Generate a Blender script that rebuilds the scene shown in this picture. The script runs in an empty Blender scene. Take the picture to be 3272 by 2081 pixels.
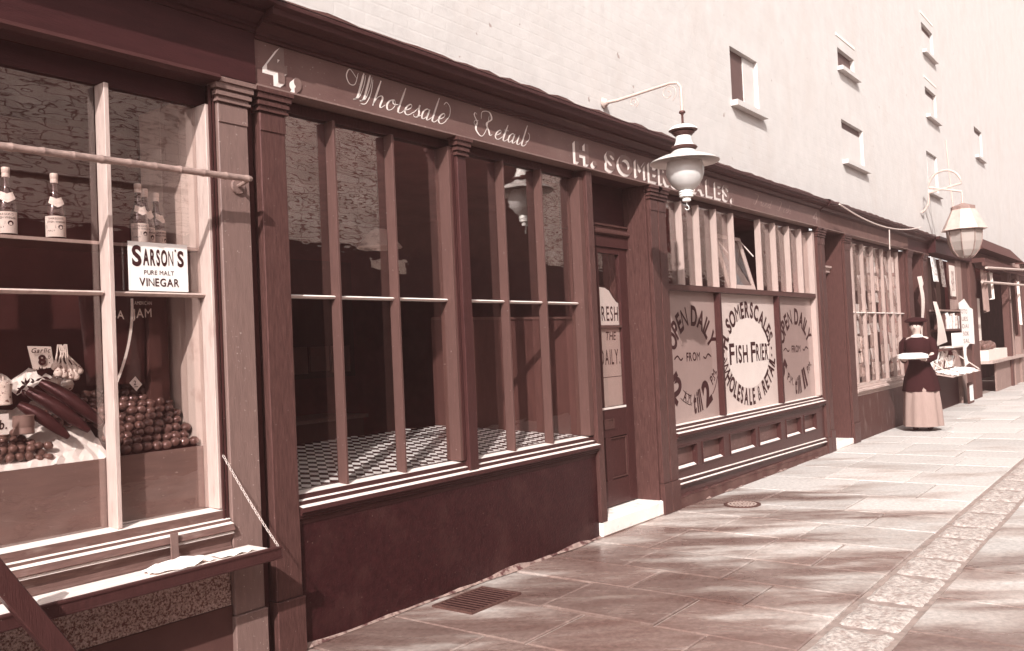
import bpy, bmesh, math, random
from mathutils import Vector, Matrix
random.seed(7)
S = bpy.context.scene
COL = S.collection
R = math.radians

# ------------------------------------------------------------------ camera
cam_d = bpy.data.cameras.new('camera'); cam = bpy.data.objects.new('camera', cam_d); COL.objects.link(cam)
rx = Vector((0.60776119, -0.79284737, -0.04493764)); uy = Vector((0.00556523, -0.05233419, 0.99861412)); bz = Vector((-0.79410035, -0.60716899, -0.02739432))
mm = Matrix((rx, uy, bz)).transposed().to_4x4(); mm.translation = Vector((0, -3.716, 1.5))
cam.matrix_world = mm
cam_d.sensor_width = 36; cam_d.lens = 30.945; cam_d.clip_start = .05; cam_d.clip_end = 600
S.camera = cam

# ------------------------------------------------------------------ light
SUN = Vector((.64, .37, -.52)).normalized()      # travel direction of the light
W = bpy.data.worlds.new('World'); S.world = W; W.use_nodes = True
nt = W.node_tree; bg = nt.nodes['Background']
sky = nt.nodes.new('ShaderNodeTexSky'); sky.sky_type = 'NISHITA'; sky.sun_disc = False
sky.sun_elevation = math.asin(-SUN.z); sky.sun_rotation = math.atan2(-SUN.x, -SUN.y)
sky.air_density = 1.0; sky.dust_density = 3.0
hs = nt.nodes.new('ShaderNodeHueSaturation'); hs.inputs['Saturation'].default_value = .0
tm_ = nt.nodes.new('ShaderNodeMix'); tm_.data_type = 'RGBA'; tm_.blend_type = 'MULTIPLY'; tm_.inputs[0].default_value = 1; tm_.inputs[7].default_value = (1, .96, .945, 1)
nt.links.new(sky.outputs[0], hs.inputs['Color']); nt.links.new(hs.outputs[0], tm_.inputs[6]); nt.links.new(tm_.outputs[2], bg.inputs['Color'])
bg.inputs['Strength'].default_value = .15
sl = bpy.data.lights.new('sun', 'SUN'); sl.energy = 4.2; sl.angle = R(.53); sl.color = (1, .985, .955)
so = bpy.data.objects.new('sun', sl); COL.objects.link(so); so.rotation_euler = SUN.to_track_quat('-Z', 'Y').to_euler(); so.location = (-8, -12, 14)
S.view_settings.view_transform = 'Standard'; S.view_settings.look = 'None'; S.view_settings.gamma = 1
S.view_settings.exposure = .68
S.view_settings.use_curve_mapping = False
S.render.engine = 'CYCLES'
S.cycles.max_bounces = 8; S.cycles.diffuse_bounces = 4; S.cycles.transparent_max_bounces = 24; S.cycles.glossy_bounces = 3
S.cycles.use_denoising = True
S.cycles.caustics_reflective = False; S.cycles.caustics_refractive = False

# ------------------------------------------------------------------ materials
RAMP = [(0, 0, 0), (60, 25, 28), (90, 50, 50), (110, 75, 69), (140, 111, 103), (170, 146, 138), (200, 181, 173), (225, 212, 205), (255, 249, 245)]
def lin(c):
    r, g_, b_ = c                     # every pigment sits on the tone scale of the brown print
    for i in range(len(RAMP)-1):
        if RAMP[i][0] <= r <= RAMP[i+1][0]:
            t = (r-RAMP[i][0])/(RAMP[i+1][0]-RAMP[i][0]); g2 = RAMP[i][1]+(RAMP[i+1][1]-RAMP[i][1])*t; b2 = RAMP[i][2]+(RAMP[i+1][2]-RAMP[i][2])*t
            c = (r, g2*.75+g_*.25, b2*.75+b_*.25)
            break
    return tuple((v/255/12.92 if v/255 < .04045 else ((v/255+.055)/1.055)**2.4) for v in c)
MATS = {}
def mat(name, c, rough=.6, var=.18, scale=6, stretch=(1, 1, 1), bump=0., bscale=40, spec=.4, fleck=0., fleckcol=(200, 170, 160), fscale=60, k=1.0,
        c2=None, m2=(.45, .6), m2scale=2., m2stretch=(1, 1, 1), coat=0, emit=None):
    if name in MATS: return MATS[name]
    m = bpy.data.materials.new(name); MATS[name] = m; m.use_nodes = True
    n = m.node_tree.nodes; l = m.node_tree.links; b = n['Principled BSDF']
    KD = 1.
    dk = (sum(c)/3-70)/130; dk = .40+.60*max(0, min(1, dk))     # deep tones read darker in the print
    k = k*dk
    base = [min(.86, v*k) for v in lin(c)]
    geo = n.new('ShaderNodeNewGeometry')
    mp = n.new('ShaderNodeMapping'); l.new(geo.outputs['Position'], mp.inputs['Vector']); mp.inputs['Scale'].default_value = stretch
    no = n.new('ShaderNodeTexNoise'); no.inputs['Scale'].default_value = scale; no.inputs['Detail'].default_value = 6; no.inputs['Roughness'].default_value = .65
    l.new(mp.outputs[0], no.inputs['Vector'])
    rmp = n.new('ShaderNodeValToRGB'); l.new(no.outputs['Fac'], rmp.inputs[0])
    rmp.color_ramp.elements[0].position = .3; rmp.color_ramp.elements[1].position = .7
    rmp.color_ramp.elements[0].color = (*[v*(1-var) for v in base], 1); rmp.color_ramp.elements[1].color = (*[min(.9, v*(1+var)) for v in base], 1)
    out = rmp.outputs[0]
    if c2:
        mp2 = n.new('ShaderNodeMapping'); l.new(geo.outputs['Position'], mp2.inputs['Vector']); mp2.inputs['Scale'].default_value = m2stretch
        n2 = n.new('ShaderNodeTexNoise'); n2.inputs['Scale'].default_value = m2scale; n2.inputs['Detail'].default_value = 7; n2.inputs['Roughness'].default_value = .6
        l.new(mp2.outputs[0], n2.inputs['Vector'])
        r2 = n.new('ShaderNodeMapRange'); r2.inputs[1].default_value = m2[0]; r2.inputs[2].default_value = m2[1]; l.new(n2.outputs['Fac'], r2.inputs[0])
        mx = n.new('ShaderNodeMix'); mx.data_type = 'RGBA'; l.new(r2.outputs[0], mx.inputs[0]); l.new(out, mx.inputs[6]); mx.inputs[7].default_value = (*[min(.86, v*k) for v in lin(c2)], 1)
        out = mx.outputs[2]
    if fleck > 0:
        n3 = n.new('ShaderNodeTexNoise'); n3.inputs['Scale'].default_value = fscale; n3.inputs['Detail'].default_value = 2; l.new(geo.outputs['Position'], n3.inputs['Vector'])
        r3 = n.new('ShaderNodeMapRange'); r3.inputs[1].default_value = 1-fleck; r3.inputs[2].default_value = 1-fleck+.03; l.new(n3.outputs['Fac'], r3.inputs[0])
        mx = n.new('ShaderNodeMix'); mx.data_type = 'RGBA'; l.new(r3.outputs[0], mx.inputs[0]); l.new(out, mx.inputs[6]); mx.inputs[7].default_value = (*[min(.86, v*k) for v in lin(fleckcol)], 1)
        out = mx.outputs[2]
    l.new(out, b.inputs['Base Color'])
    b.inputs['Roughness'].default_value = rough; b.inputs['Specular IOR Level'].default_value = spec*(.6 if sum(c)/3 < 110 else 1)
    if sum(c)/3 < 110: b.inputs['Specular Tint'].default_value = (1, .62, .64, 1)
    if coat: b.inputs['Coat Weight'].default_value = coat; b.inputs['Coat Roughness'].default_value = .08
    if bump:
        n4 = n.new('ShaderNodeTexNoise'); n4.inputs['Scale'].default_value = bscale; n4.inputs['Detail'].default_value = 4
        mp4 = n.new('ShaderNodeMapping'); mp4.inputs['Scale'].default_value = stretch; l.new(geo.outputs['Position'], mp4.inputs['Vector']); l.new(mp4.outputs[0], n4.inputs['Vector'])
        bp = n.new('ShaderNodeBump'); bp.inputs['Strength'].default_value = bump; bp.inputs['Distance'].default_value = .01
        l.new(n4.outputs['Fac'], bp.inputs['Height']); l.new(bp.outputs[0], b.inputs['Normal'])
    return m

def glass(name, ior=1.75, ripple=.12, tint=(1, .97, .96)):
    m = bpy.data.materials.new(name); MATS[name] = m; m.use_nodes = True
    n = m.node_tree.nodes; l = m.node_tree.links; n.remove(n['Principled BSDF'])
    tr = n.new('ShaderNodeBsdfTransparent'); tr.inputs[0].default_value = (*tint, 1)
    gl = n.new('ShaderNodeBsdfGlossy'); gl.inputs['Roughness'].default_value = .015; gl.inputs[0].default_value = (1, .93, .91, 1)
    fr = n.new('ShaderNodeFresnel'); fr.inputs[0].default_value = ior
    geo = n.new('ShaderNodeNewGeometry')
    im = n.new('ShaderNodeMapRange'); im.inputs[3].default_value = ior; im.inputs[4].default_value = 1/ior; l.new(geo.outputs['Backfacing'], im.inputs[0]); l.new(im.outputs[0], fr.inputs[0])
    mp = n.new('ShaderNodeMapping'); mp.inputs['Scale'].default_value = (1, 1, 2.2); l.new(geo.outputs['Position'], mp.inputs[0])
    no = n.new('ShaderNodeTexNoise'); no.inputs['Scale'].default_value = 5; no.inputs['Detail'].default_value = 2; l.new(mp.outputs[0], no.inputs['Vector'])
    bp = n.new('ShaderNodeBump'); bp.inputs['Strength'].default_value = ripple; bp.inputs['Distance'].default_value = .01; l.new(no.outputs['Fac'], bp.inputs['Height'])
    l.new(bp.outputs[0], gl.inputs['Normal']); 
    mx = n.new('ShaderNodeMixShader'); l.new(fr.outputs[0], mx.inputs[0]); l.new(tr.outputs[0], mx.inputs[1]); l.new(gl.outputs[0], mx.inputs[2])
    l.new(mx.outputs[0], n['Material Output'].inputs[0])
    return m

SV = (7, 7, 1)      # vertical grain
SH = (1, 7, 7)      # horizontal grain
M_dark = mat('dark_painted_wood', (100, 60, 60), .38, .22, 9, SV, .25, 30, fleck=.26, fleckcol=(178, 135, 128))
M_darkh = mat('dark_painted_wood_rail', (98, 60, 60), .38, .22, 9, SH, .25, 30)
M_pil = mat('grained_pilaster_wood', (112, 74, 72), .42, .32, 10, SV, .3, 30, fleck=.265, fleckcol=(180, 140, 132))
M_pilL = mat('greengrocer_pilaster_paint', (146, 108, 102), .5, .14, 8, SV, .2, 30, fleck=.30)
M_pale = mat('pale_painted_wood', (196, 158, 148), .5, .12, 8, SV, .2, 30, c2=(160, 122, 112), m2=(.55, .8), m2scale=5, m2stretch=(5, 5, 1))
M_paleh = mat('pale_painted_sill', (196, 158, 148), .5, .12, 8, SH, .3, 30, c2=(150, 112, 104), m2=(.5, .8), m2scale=5, m2stretch=(1, 5, 5))
M_bar = mat('glazing_bar_paint', (122, 88, 84), .4, .12, 8, SV, .15, 30, fleck=.27)
M_barS = mat('frier_bar_paint', (190, 152, 144), .45, .1, 8, SV, .1, 30)
M_fascia = mat('fascia_board_paint', (134, 92, 92), .45, .14, 4, (1, 1, 3), .15, 60, fleck=.27, c2=(150, 110, 106), m2=(.5, .75), m2scale=1.2)
M_fasA = mat('dark_fascia_paint', (88, 46, 48), .5, .2, 5, SH, .2, 40)
M_corn = mat('cornice_paint', (98, 60, 60), .45, .2, 9, SH, .25, 40, c2=(150, 108, 102), m2=(.6, .75), m2scale=5, m2stretch=(.3, 3, 3))
M_riser = mat('black_stallriser_paint', (76, 36, 38), .4, .4, 22, (1, 1, 1), .35, 60, fleck=.29, fleckcol=(150, 95, 90), c2=(104, 60, 58), m2=(.52, .8), m2scale=4)
M_riserF = mat('frier_stallriser_paint', (104, 60, 60), .35, .16, 7, SH, .15, 30, fleck=.28)
M_ledge = mat('sunlight_ledge_paint', (232, 200, 190), .5, .14, 9, SH, .25, 40)  # paler than the fronts: sunlight on upper faces put into the colour
M_pebble = mat('pebbledash', (192, 152, 138), .8, .4, 110, (1, 1, 1), .8, 90, k=1., c2=(110, 66, 60), m2=(.46, .58), m2scale=120)
M_smooth = mat('brown_rendered_plinth', (118, 74, 70), .7, .15, 5, bump=.2)
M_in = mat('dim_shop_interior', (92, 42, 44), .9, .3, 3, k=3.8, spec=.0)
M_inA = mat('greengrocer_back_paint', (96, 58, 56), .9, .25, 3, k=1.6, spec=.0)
M_inb = mat('interior_board', (112, 70, 66), .6, .15, 6, SV, .1)
M_inw = mat('interior_white_boarding', (214, 184, 172), .6, .06, 6, SV, .1, c2=(190, 150, 138), m2=(.55, .7), m2scale=7)
M_wall = mat('sunlit_limewash', (243, 234, 230), .85, .06, 3.5, bump=.5, bscale=9, c2=(236, 216, 204), m2=(.5, .8), m2scale=.9, m2stretch=(1.6, 1.6, .8), k=.63, fleck=.26, fleckcol=(200, 175, 168), fscale=12)
M_brick = None
def course_relief(m):            # brick courses telling faintly through the limewash
    n = m.node_tree.nodes; l = m.node_tree.links; b = n['Principled BSDF']
    geo = n.new('ShaderNodeNewGeometry'); sp = n.new('ShaderNodeSeparateXYZ'); l.new(geo.outputs['Position'], sp.inputs[0])
    cb = n.new('ShaderNodeCombineXYZ'); l.new(sp.outputs[0], cb.inputs[0]); l.new(sp.outputs[2], cb.inputs[1])
    br = n.new('ShaderNodeTexBrick'); l.new(cb.outputs[0], br.inputs['Vector']); br.inputs['Scale'].default_value = 1
    br.inputs['Brick Width'].default_value = .24; br.inputs['Row Height'].default_value = .08; br.inputs['Mortar Size'].default_value = .008; br.inputs['Mortar Smooth'].default_value = .6
    inv = n.new('ShaderNodeMath'); inv.operation = 'SUBTRACT'; inv.inputs[0].default_value = 1; l.new(br.outputs['Fac'], inv.inputs[1])
    bp = n.new('ShaderNodeBump'); bp.inputs['Strength'].default_value = .13; bp.inputs['Distance'].default_value = .006; l.new(inv.outputs[0], bp.inputs['Height'])
    old = b.inputs['Normal'].links[0].from_socket; l.new(old, bp.inputs['Normal']); l.new(bp.outputs[0], b.inputs['Normal'])
course_relief(M_wall)
M_stoneW = mat('whitened_doorstep', (236, 222, 212), .7, .06, 6, bump=.3, bscale=20, c2=(200, 170, 155), m2=(.58, .68), m2scale=5)
M_mortar = mat('crumbling_mortar', (170, 130, 115), .9, .3, 18, bump=.8, bscale=40, c2=(96, 58, 54), m2=(.48, .58), m2scale=14)
M_paper = mat('white_paper', (238, 226, 220), .75, .03, 5)
M_paper2 = mat('aged_paper', (222, 196, 182), .75, .06, 8)
M_ink = mat('dark_ink', (92, 48, 46), .7, .1, 30)
M_inkS = mat('window_lettering', (84, 44, 44), .6, .08, 20)
M_coatp = mat('obscured_pane_paint', (176, 142, 138), .3, .05, 3, spec=.5, coat=.4)
M_coatc = mat('obscured_centre_pane_paint', (206, 178, 171), .35, .04, 3, spec=.5, coat=.4)
M_coatcc = mat('obscured_centre_disc', (220, 196, 188), .35, .05, 3, spec=.5, coat=.4)
M_coatd = mat('obscured_pane_disc', (168, 132, 128), .35, .05, 4, spec=.5, coat=.4)
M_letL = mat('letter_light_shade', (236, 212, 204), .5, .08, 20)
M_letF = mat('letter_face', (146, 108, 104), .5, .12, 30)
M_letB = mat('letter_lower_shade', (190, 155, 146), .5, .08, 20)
M_script = mat('script_lettering', (232, 205, 196), .5, .1, 12)
M_faint = mat('faded_script', (168, 126, 122), .5, .25, 14)
M_metal = mat('lamp_enamel', (246, 232, 226), .3, .05, 8, spec=.5)
M_metald = mat('dark_iron', (110, 70, 66), .5, .2, 12, spec=.5)
M_pipe = mat('painted_gas_pipe', (204, 166, 150), .5, .1, 12)
M_globe = mat('opal_glass', (236, 226, 222), .12, .01, 3, spec=.6, coat=.6)
M_bamboo = mat('bamboo_pole', (170, 130, 118), .35, .35, 14, (2, 4, 4), .1, spec=.5)
M_chain = mat('galvanised_chain', (205, 185, 178), .4, .1, 20, spec=.6)
M_tom = mat('tomato_skin', (128, 84, 76), .24, .45, 12, spec=.8, coat=.7)
M_plum = mat('plum_skin', (142, 92, 80), .28, .25, 20, spec=.5, coat=.3)
M_mar = mat('marrow_skin', (82, 42, 40), .35, .25, 14, (1, 1, 1), .2, 60, spec=.5)
M_garlic = mat('garlic_skin', (220, 190, 172), .5, .12, 40, bump=.3, c2=(110, 66, 58), m2=(.56, .62), m2scale=50)
M_leaf = mat('dark_leaf', (76, 42, 40), .5, .2, 20)
M_bottle = mat('dark_bottle_glass', (66, 28, 28), .08, .05, 10, spec=.8, coat=1.)
M_cap = mat('bottle_cap_wax', (226, 190, 176), .4, .05, 10)
M_label = mat('bottle_label', (228, 198, 186), .6, .05, 20)
M_pot = mat('earthen_pot', (170, 116, 104), .6, .1, 20)
M_tilew = mat('white_tile', (250, 238, 232), .25, .06, 16, spec=.5)
M_tiled = mat('dark_tile', (88, 46, 46), .25, .12, 16, spec=.5)
M_plank = mat('weathered_plank', (168, 120, 108), .75, .2, 10, SV, .4, 30)
M_plankd = mat('dark_plank', (124, 80, 74), .7, .2, 10, SV, .4, 30)
M_cloth = mat('dark_wool', (74, 34, 36), .9, .15, 20)
M_skirt = mat('pale_apron_cloth', (172, 134, 122), .85, .08, 9, SV)
M_skin = mat('skin', (206, 168, 154), .55, .04, 20)
M_hair = mat('dark_hair', (64, 28, 30), .5, .15, 50)
M_iron = mat('iron_grating', (120, 82, 74), .5, .25, 30, bump=.4)
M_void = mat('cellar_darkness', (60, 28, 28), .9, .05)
M_roof = mat('roof_covering', (110, 70, 66), .8, .2, 10)
M_wire = mat('pale_cord', (214, 184, 172), .6, .05)
M_rag = mat('gray_terrain', (150, 120, 110), .9, .1)
M_slate = mat('dirty_ground', (176, 142, 130), .85, .15, 2)
G_pane = glass('window_glass', 1.9, .07)
G_low = glass('lower_plate_glass', 1.55, .05)
G_fish = glass('bright_plate_glass', 2.5, .07)
G_pane2 = glass('thin_upper_glass', 2.2, .16)

def opal(name, c, a=.5):
    m = bpy.data.materials.new(name); MATS[name] = m; m.use_nodes = True
    n = m.node_tree.nodes; l = m.node_tree.links; n.remove(n['Principled BSDF'])
    d = n.new('ShaderNodeBsdfDiffuse'); t = n.new('ShaderNodeBsdfTranslucent'); g = n.new('ShaderNodeBsdfGlossy'); g.inputs['Roughness'].default_value = .1
    for q in (d, t): q.inputs[0].default_value = (*lin(c), 1)
    m1 = n.new('ShaderNodeMixShader'); m1.inputs[0].default_value = a; l.new(d.outputs[0], m1.inputs[1]); l.new(t.outputs[0], m1.inputs[2])
    f = n.new('ShaderNodeFresnel'); m2 = n.new('ShaderNodeMixShader'); l.new(f.outputs[0], m2.inputs[0]); l.new(m1.outputs[0], m2.inputs[1]); l.new(g.outputs[0], m2.inputs[2]); l.new(m2.outputs[0], n['Material Output'].inputs[0])
    return m
M_globe = opal('opal_glass_shell', (253, 248, 246), .45)
M_milk = opal('lantern_milk_shell', (232, 200, 184), .55)
def pave_mat():
    m = bpy.data.materials.new('york_stone'); m.use_nodes = True
    n = m.node_tree.nodes; l = m.node_tree.links; b = n['Principled BSDF']
    geo = n.new('ShaderNodeNewGeometry')
    mp = n.new('ShaderNodeMapping'); mp.vector_type = 'TEXTURE'; mp.inputs['Rotation'].default_value = (0, 0, R(-56)); mp.inputs['Scale'].default_value = (1.5, .5, 1)
    l.new(geo.outputs['Position'], mp.inputs[0])
    n1 = n.new('ShaderNodeTexNoise'); n1.inputs['Scale'].default_value = 1.0; n1.inputs['Detail'].default_value = 7; n1.inputs['Roughness'].default_value = .6; l.new(mp.outputs[0], n1.inputs['Vector'])
    n1.inputs['Distortion'].default_value = .15
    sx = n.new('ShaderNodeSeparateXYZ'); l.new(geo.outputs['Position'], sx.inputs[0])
    # tone darkens towards low X and towards the shopfronts
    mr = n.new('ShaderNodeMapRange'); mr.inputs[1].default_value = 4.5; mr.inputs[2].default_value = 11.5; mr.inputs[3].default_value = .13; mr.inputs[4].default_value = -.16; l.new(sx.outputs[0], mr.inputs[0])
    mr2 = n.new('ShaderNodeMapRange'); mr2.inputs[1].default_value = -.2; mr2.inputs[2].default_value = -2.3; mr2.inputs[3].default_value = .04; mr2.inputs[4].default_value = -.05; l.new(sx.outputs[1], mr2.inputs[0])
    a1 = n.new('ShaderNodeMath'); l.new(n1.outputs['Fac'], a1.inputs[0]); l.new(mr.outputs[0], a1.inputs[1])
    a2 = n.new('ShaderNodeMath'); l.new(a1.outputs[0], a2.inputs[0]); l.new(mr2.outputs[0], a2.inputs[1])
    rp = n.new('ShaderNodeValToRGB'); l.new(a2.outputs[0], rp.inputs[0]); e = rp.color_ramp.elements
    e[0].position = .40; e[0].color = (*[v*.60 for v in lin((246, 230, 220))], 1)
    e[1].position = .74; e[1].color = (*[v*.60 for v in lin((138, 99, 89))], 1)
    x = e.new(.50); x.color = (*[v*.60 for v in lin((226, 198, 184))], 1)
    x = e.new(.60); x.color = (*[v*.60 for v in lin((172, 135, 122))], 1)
    n2 = n.new('ShaderNodeTexNoise'); n2.inputs['Scale'].default_value = 28; n2.inputs['Detail'].default_value = 6; n2.inputs['Roughness'].default_value = .7; l.new(geo.outputs['Position'], n2.inputs['Vector'])
    r2 = n.new('ShaderNodeMapRange'); r2.inputs[1].default_value = .3; r2.inputs[2].default_value = .7; r2.inputs[3].default_value = .70; r2.inputs[4].default_value = 1.2; l.new(n2.outputs['Fac'], r2.inputs[0])
    oi = n.new('ShaderNodeObjectInfo'); r3 = n.new('ShaderNodeMapRange'); r3.inputs[3].default_value = .86; r3.inputs[4].default_value = 1.1; l.new(oi.outputs['Random'], r3.inputs[0])
    mu = n.new('ShaderNodeMath'); mu.operation = 'MULTIPLY'; l.new(r2.outputs[0], mu.inputs[0]); l.new(r3.outputs[0], mu.inputs[1])
    vm = n.new('ShaderNodeVectorMath'); vm.operation = 'SCALE'; l.new(rp.outputs[0], vm.inputs[0]); l.new(mu.outputs[0], vm.inputs['Scale'])
    l.new(vm.outputs[0], b.inputs['Base Color'])
    rr = n.new('ShaderNodeMapRange'); rr.inputs[1].default_value = .46; rr.inputs[2].default_value = .62; rr.inputs[3].default_value = .7; rr.inputs[4].default_value = .27; l.new(a2.outputs[0], rr.inputs[0]); l.new(rr.outputs[0], b.inputs['Roughness'])
    bp = n.new('ShaderNodeBump'); bp.inputs['Strength'].default_value = .35; bp.inputs['Distance'].default_value = .012
    n5 = n.new('ShaderNodeTexNoise'); n5.inputs['Scale'].default_value = 9; n5.inputs['Detail'].default_value = 8; l.new(geo.outputs['Position'], n5.inputs['Vector']); l.new(n5.outputs['Fac'], bp.inputs['Height']); l.new(bp.outputs[0], b.inputs['Normal'])
    return m
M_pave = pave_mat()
M_channel = mat('rough_channel_stone', (228, 204, 192), .8, .5, 38, bump=1., bscale=60, k=.62, c2=(176, 136, 122), m2=(.45, .75), m2scale=16)

def brick_mat():
    m = bpy.data.materials.new('old_brickwork'); m.use_nodes = True
    n = m.node_tree.nodes; l = m.node_tree.links; b = n['Principled BSDF']
    geo = n.new('ShaderNodeNewGeometry'); sp = n.new('ShaderNodeSeparateXYZ'); l.new(geo.outputs['Position'], sp.inputs[0])
    cb = n.new('ShaderNodeCombineXYZ'); l.new(sp.outputs[0], cb.inputs[0]); l.new(sp.outputs[2], cb.inputs[1])
    dn = n.new('ShaderNodeTexNoise'); dn.inputs['Scale'].default_value = .9; dn.inputs['Detail'].default_value = 4; l.new(geo.outputs['Position'], dn.inputs['Vector'])
    ds = n.new('ShaderNodeVectorMath'); ds.operation = 'SCALE'; ds.inputs['Scale'].default_value = .13; l.new(dn.outputs['Color'], ds.inputs[0])
    da = n.new('ShaderNodeVectorMath'); l.new(cb.outputs[0], da.inputs[0]); l.new(ds.outputs[0], da.inputs[1])
    br = n.new('ShaderNodeTexBrick'); l.new(da.outputs[0], br.inputs['Vector']); br.inputs['Scale'].default_value = 1
    br.inputs['Brick Width'].default_value = .8; br.inputs['Row Height'].default_value = .105; br.inputs['Mortar Size'].default_value = .010
    br.inputs['Color1'].default_value = (*lin((246, 228, 222)), 1); br.inputs['Color2'].default_value = (*lin((232, 205, 198)), 1); br.inputs['Mortar'].default_value = (*lin((110, 66, 62)), 1)
    no = n.new('ShaderNodeTexNoise'); no.inputs['Scale'].default_value = 2.5; no.inputs['Detail'].default_value = 6; l.new(geo.outputs['Position'], no.inputs['Vector'])
    mr = n.new('ShaderNodeMapRange'); mr.inputs[1].default_value = .3; mr.inputs[2].default_value = .7; mr.inputs[3].default_value = .75; mr.inputs[4].default_value = 1.15; l.new(no.outputs['Fac'], mr.inputs[0])
    vm = n.new('ShaderNodeVectorMath'); vm.operation = 'SCALE'; l.new(br.outputs[0], vm.inputs[0]); l.new(mr.outputs[0], vm.inputs['Scale']); l.new(vm.outputs[0], b.inputs['Base Color']); b.inputs['Roughness'].default_value = .9
    return m
M_brick = brick_mat()

# ------------------------------------------------------------------ mesh helpers
class MB:
    def __init__(s): s.v = []; s.f = []; s.mi = []; s.cur = 0
    def add(s, vs, fs):
        o = len(s.v); s.v += [tuple(p) for p in vs]; s.f += [tuple(i+o for i in f) for f in fs]; s.mi += [s.cur]*len(fs); return s
    def box(s, x0, x1, y0, y1, z0, z1):
        if x0 > x1: x0, x1 = x1, x0
        if y0 > y1: y0, y1 = y1, y0
        if z0 > z1: z0, z1 = z1, z0
        v = [(x0, y0, z0), (x1, y0, z0), (x1, y1, z0), (x0, y1, z0), (x0, y0, z1), (x1, y0, z1), (x1, y1, z1), (x0, y1, z1)]
        return s.add(v, [(3, 2, 1, 0), (4, 5, 6, 7), (0, 1, 5, 4), (1, 2, 6, 5), (2, 3, 7, 6), (3, 0, 4, 7)])
    def obox(s, M, sx, sy, sz):        # oriented box, M a 4x4
        v = [M @ Vector((a*sx/2, b*sy/2, c*sz/2)) for c in (-1, 1) for a, b in ((-1, -1), (1, -1), (1, 1), (-1, 1))]
        return s.add(v, [(3, 2, 1, 0), (4, 5, 6, 7), (0, 1, 5, 4), (1, 2, 6, 5), (2, 3, 7, 6), (3, 0, 4, 7)])
    def prism(s, prof, x0, x1, dz=0., seg=1):       # closed (y,z) profile along x
        n = len(prof)
        vs = []
        for k in range(seg+1):
            t = k/seg; vs += [(x0+(x1-x0)*t, y, z+dz*t) for y, z in prof]
        fs = [tuple(range(n-1, -1, -1)), tuple(range(seg*n, seg*n+n))]
        for k in range(seg):
            for i in range(n): fs.append((k*n+i, k*n+(i+1) % n, (k+1)*n+(i+1) % n, (k+1)*n+i))
        return s.add(vs, fs)
    def lathe(s, prof, c=(0, 0, 0), n=24, ax='z', sx=1., sy=1.):
        vs = []
        for r, z in prof:
            for k in range(n):
                a = 2*math.pi*k/n; p = (r*math.cos(a)*sx, r*math.sin(a)*sy, z)
                if ax == 'y': p = (p[0], p[2], p[1])
                if ax == 'x': p = (p[2], p[0], p[1])
                vs.append((p[0]+c[0], p[1]+c[1], p[2]+c[2]))
        fs = [tuple(range(n-1, -1, -1)), tuple(range((len(prof)-1)*n, len(prof)*n))]
        for j in range(len(prof)-1):
            for k in range(n): fs.append((j*n+k, j*n+(k+1) % n, (j+1)*n+(k+1) % n, (j+1)*n+k))
        return s.add(vs, fs)
    def tube(s, pts, r, n=8, closed=False):
        pts = [Vector(p) for p in pts]; rs = r if isinstance(r, (list, tuple)) else [r]*len(pts)
        m = len(pts); vs = []; up = None
        for i, p in enumerate(pts):
            if closed: t = (pts[(i+1) % m]-pts[i-1]).normalized()
            else: t = (pts[min(i+1, m-1)]-pts[max(i-1, 0)]).normalized()
            if up is None:
                up = Vector((0, 0, 1)) if abs(t.z) < .9 else Vector((1, 0, 0))
            a = t.cross(up).normalized(); b = a.cross(t).normalized(); up = b
            vs += [p+a*math.cos(2*math.pi*k/n)*rs[i]+b*math.sin(2*math.pi*k/n)*rs[i] for k in range(n)]
        fs = []
        for i in range(m if closed else m-1):
            j = (i+1) % m
            for k in range(n): fs.append((i*n+k, i*n+(k+1) % n, j*n+(k+1) % n, j*n+k))
        if not closed: fs += [tuple(range(n-1, -1, -1)), tuple(range((m-1)*n, m*n))]
        return s.add(vs, fs)
    def sphere(s, c, r, n=12, m=8, sq=(1, 1, 1)):
        prof = [(max(1e-4, math.sin(math.pi*j/m)), -math.cos(math.pi*j/m)) for j in range(m+1)]
        vs = []
        for rr, z in prof:
            for k in range(n):
                a = 2*math.pi*k/n; vs.append((c[0]+r*rr*math.cos(a)*sq[0], c[1]+r*rr*math.sin(a)*sq[1], c[2]+r*z*sq[2]))
        fs = []
        for j in range(m):
            for k in range(n): fs.append((j*n+k, j*n+(k+1) % n, (j+1)*n+(k+1) % n, (j+1)*n+k))
        return s.add(vs, fs)
    def build(s, name, m, parent=None, smooth=False, bevel=0., kind=None, label=None, loc=None):
        org = Vector(loc) if loc is not None else (ORG[parent.name] if parent else Vector((0, 0, 0)))
        me = bpy.data.meshes.new(name); me.from_pydata([(p[0]-org.x, p[1]-org.y, p[2]-org.z) for p in s.v], [], s.f)
        ms = m if isinstance(m, list) else [m]
        for q in ms: me.materials.append(q)
        if len(ms) > 1: me.polygons.foreach_set('material_index', s.mi)
        if smooth:
            me.polygons.foreach_set('use_smooth', [True]*len(me.polygons))
            try: me.set_sharp_from_angle(angle=R(40))
            except Exception: pass
        me.update()
        o = bpy.data.objects.new(name, me); COL.objects.link(o)
        if bevel:
            bv = o.modifiers.new('bevel', 'BEVEL'); bv.width = bevel; bv.segments = 1; bv.limit_method = 'ANGLE'; bv.angle_limit = R(50)
        if parent:
            o.parent = parent; o.location = org-ORG[parent.name]
        else: o.location = org
        ORG[o.name] = org
        if kind: o['kind'] = kind
        if label: o['label'] = label
        return o
ORG = {}
ORD = 'first second third fourth fifth sixth seventh eighth ninth tenth eleventh twelfth thirteenth fourteenth fifteenth sixteenth seventeenth eighteenth nineteenth twentieth'.split()+['twenty-%s' % q for q in 'first second third fourth fifth sixth seventh eighth ninth'.split()]+['thirtieth']
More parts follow.
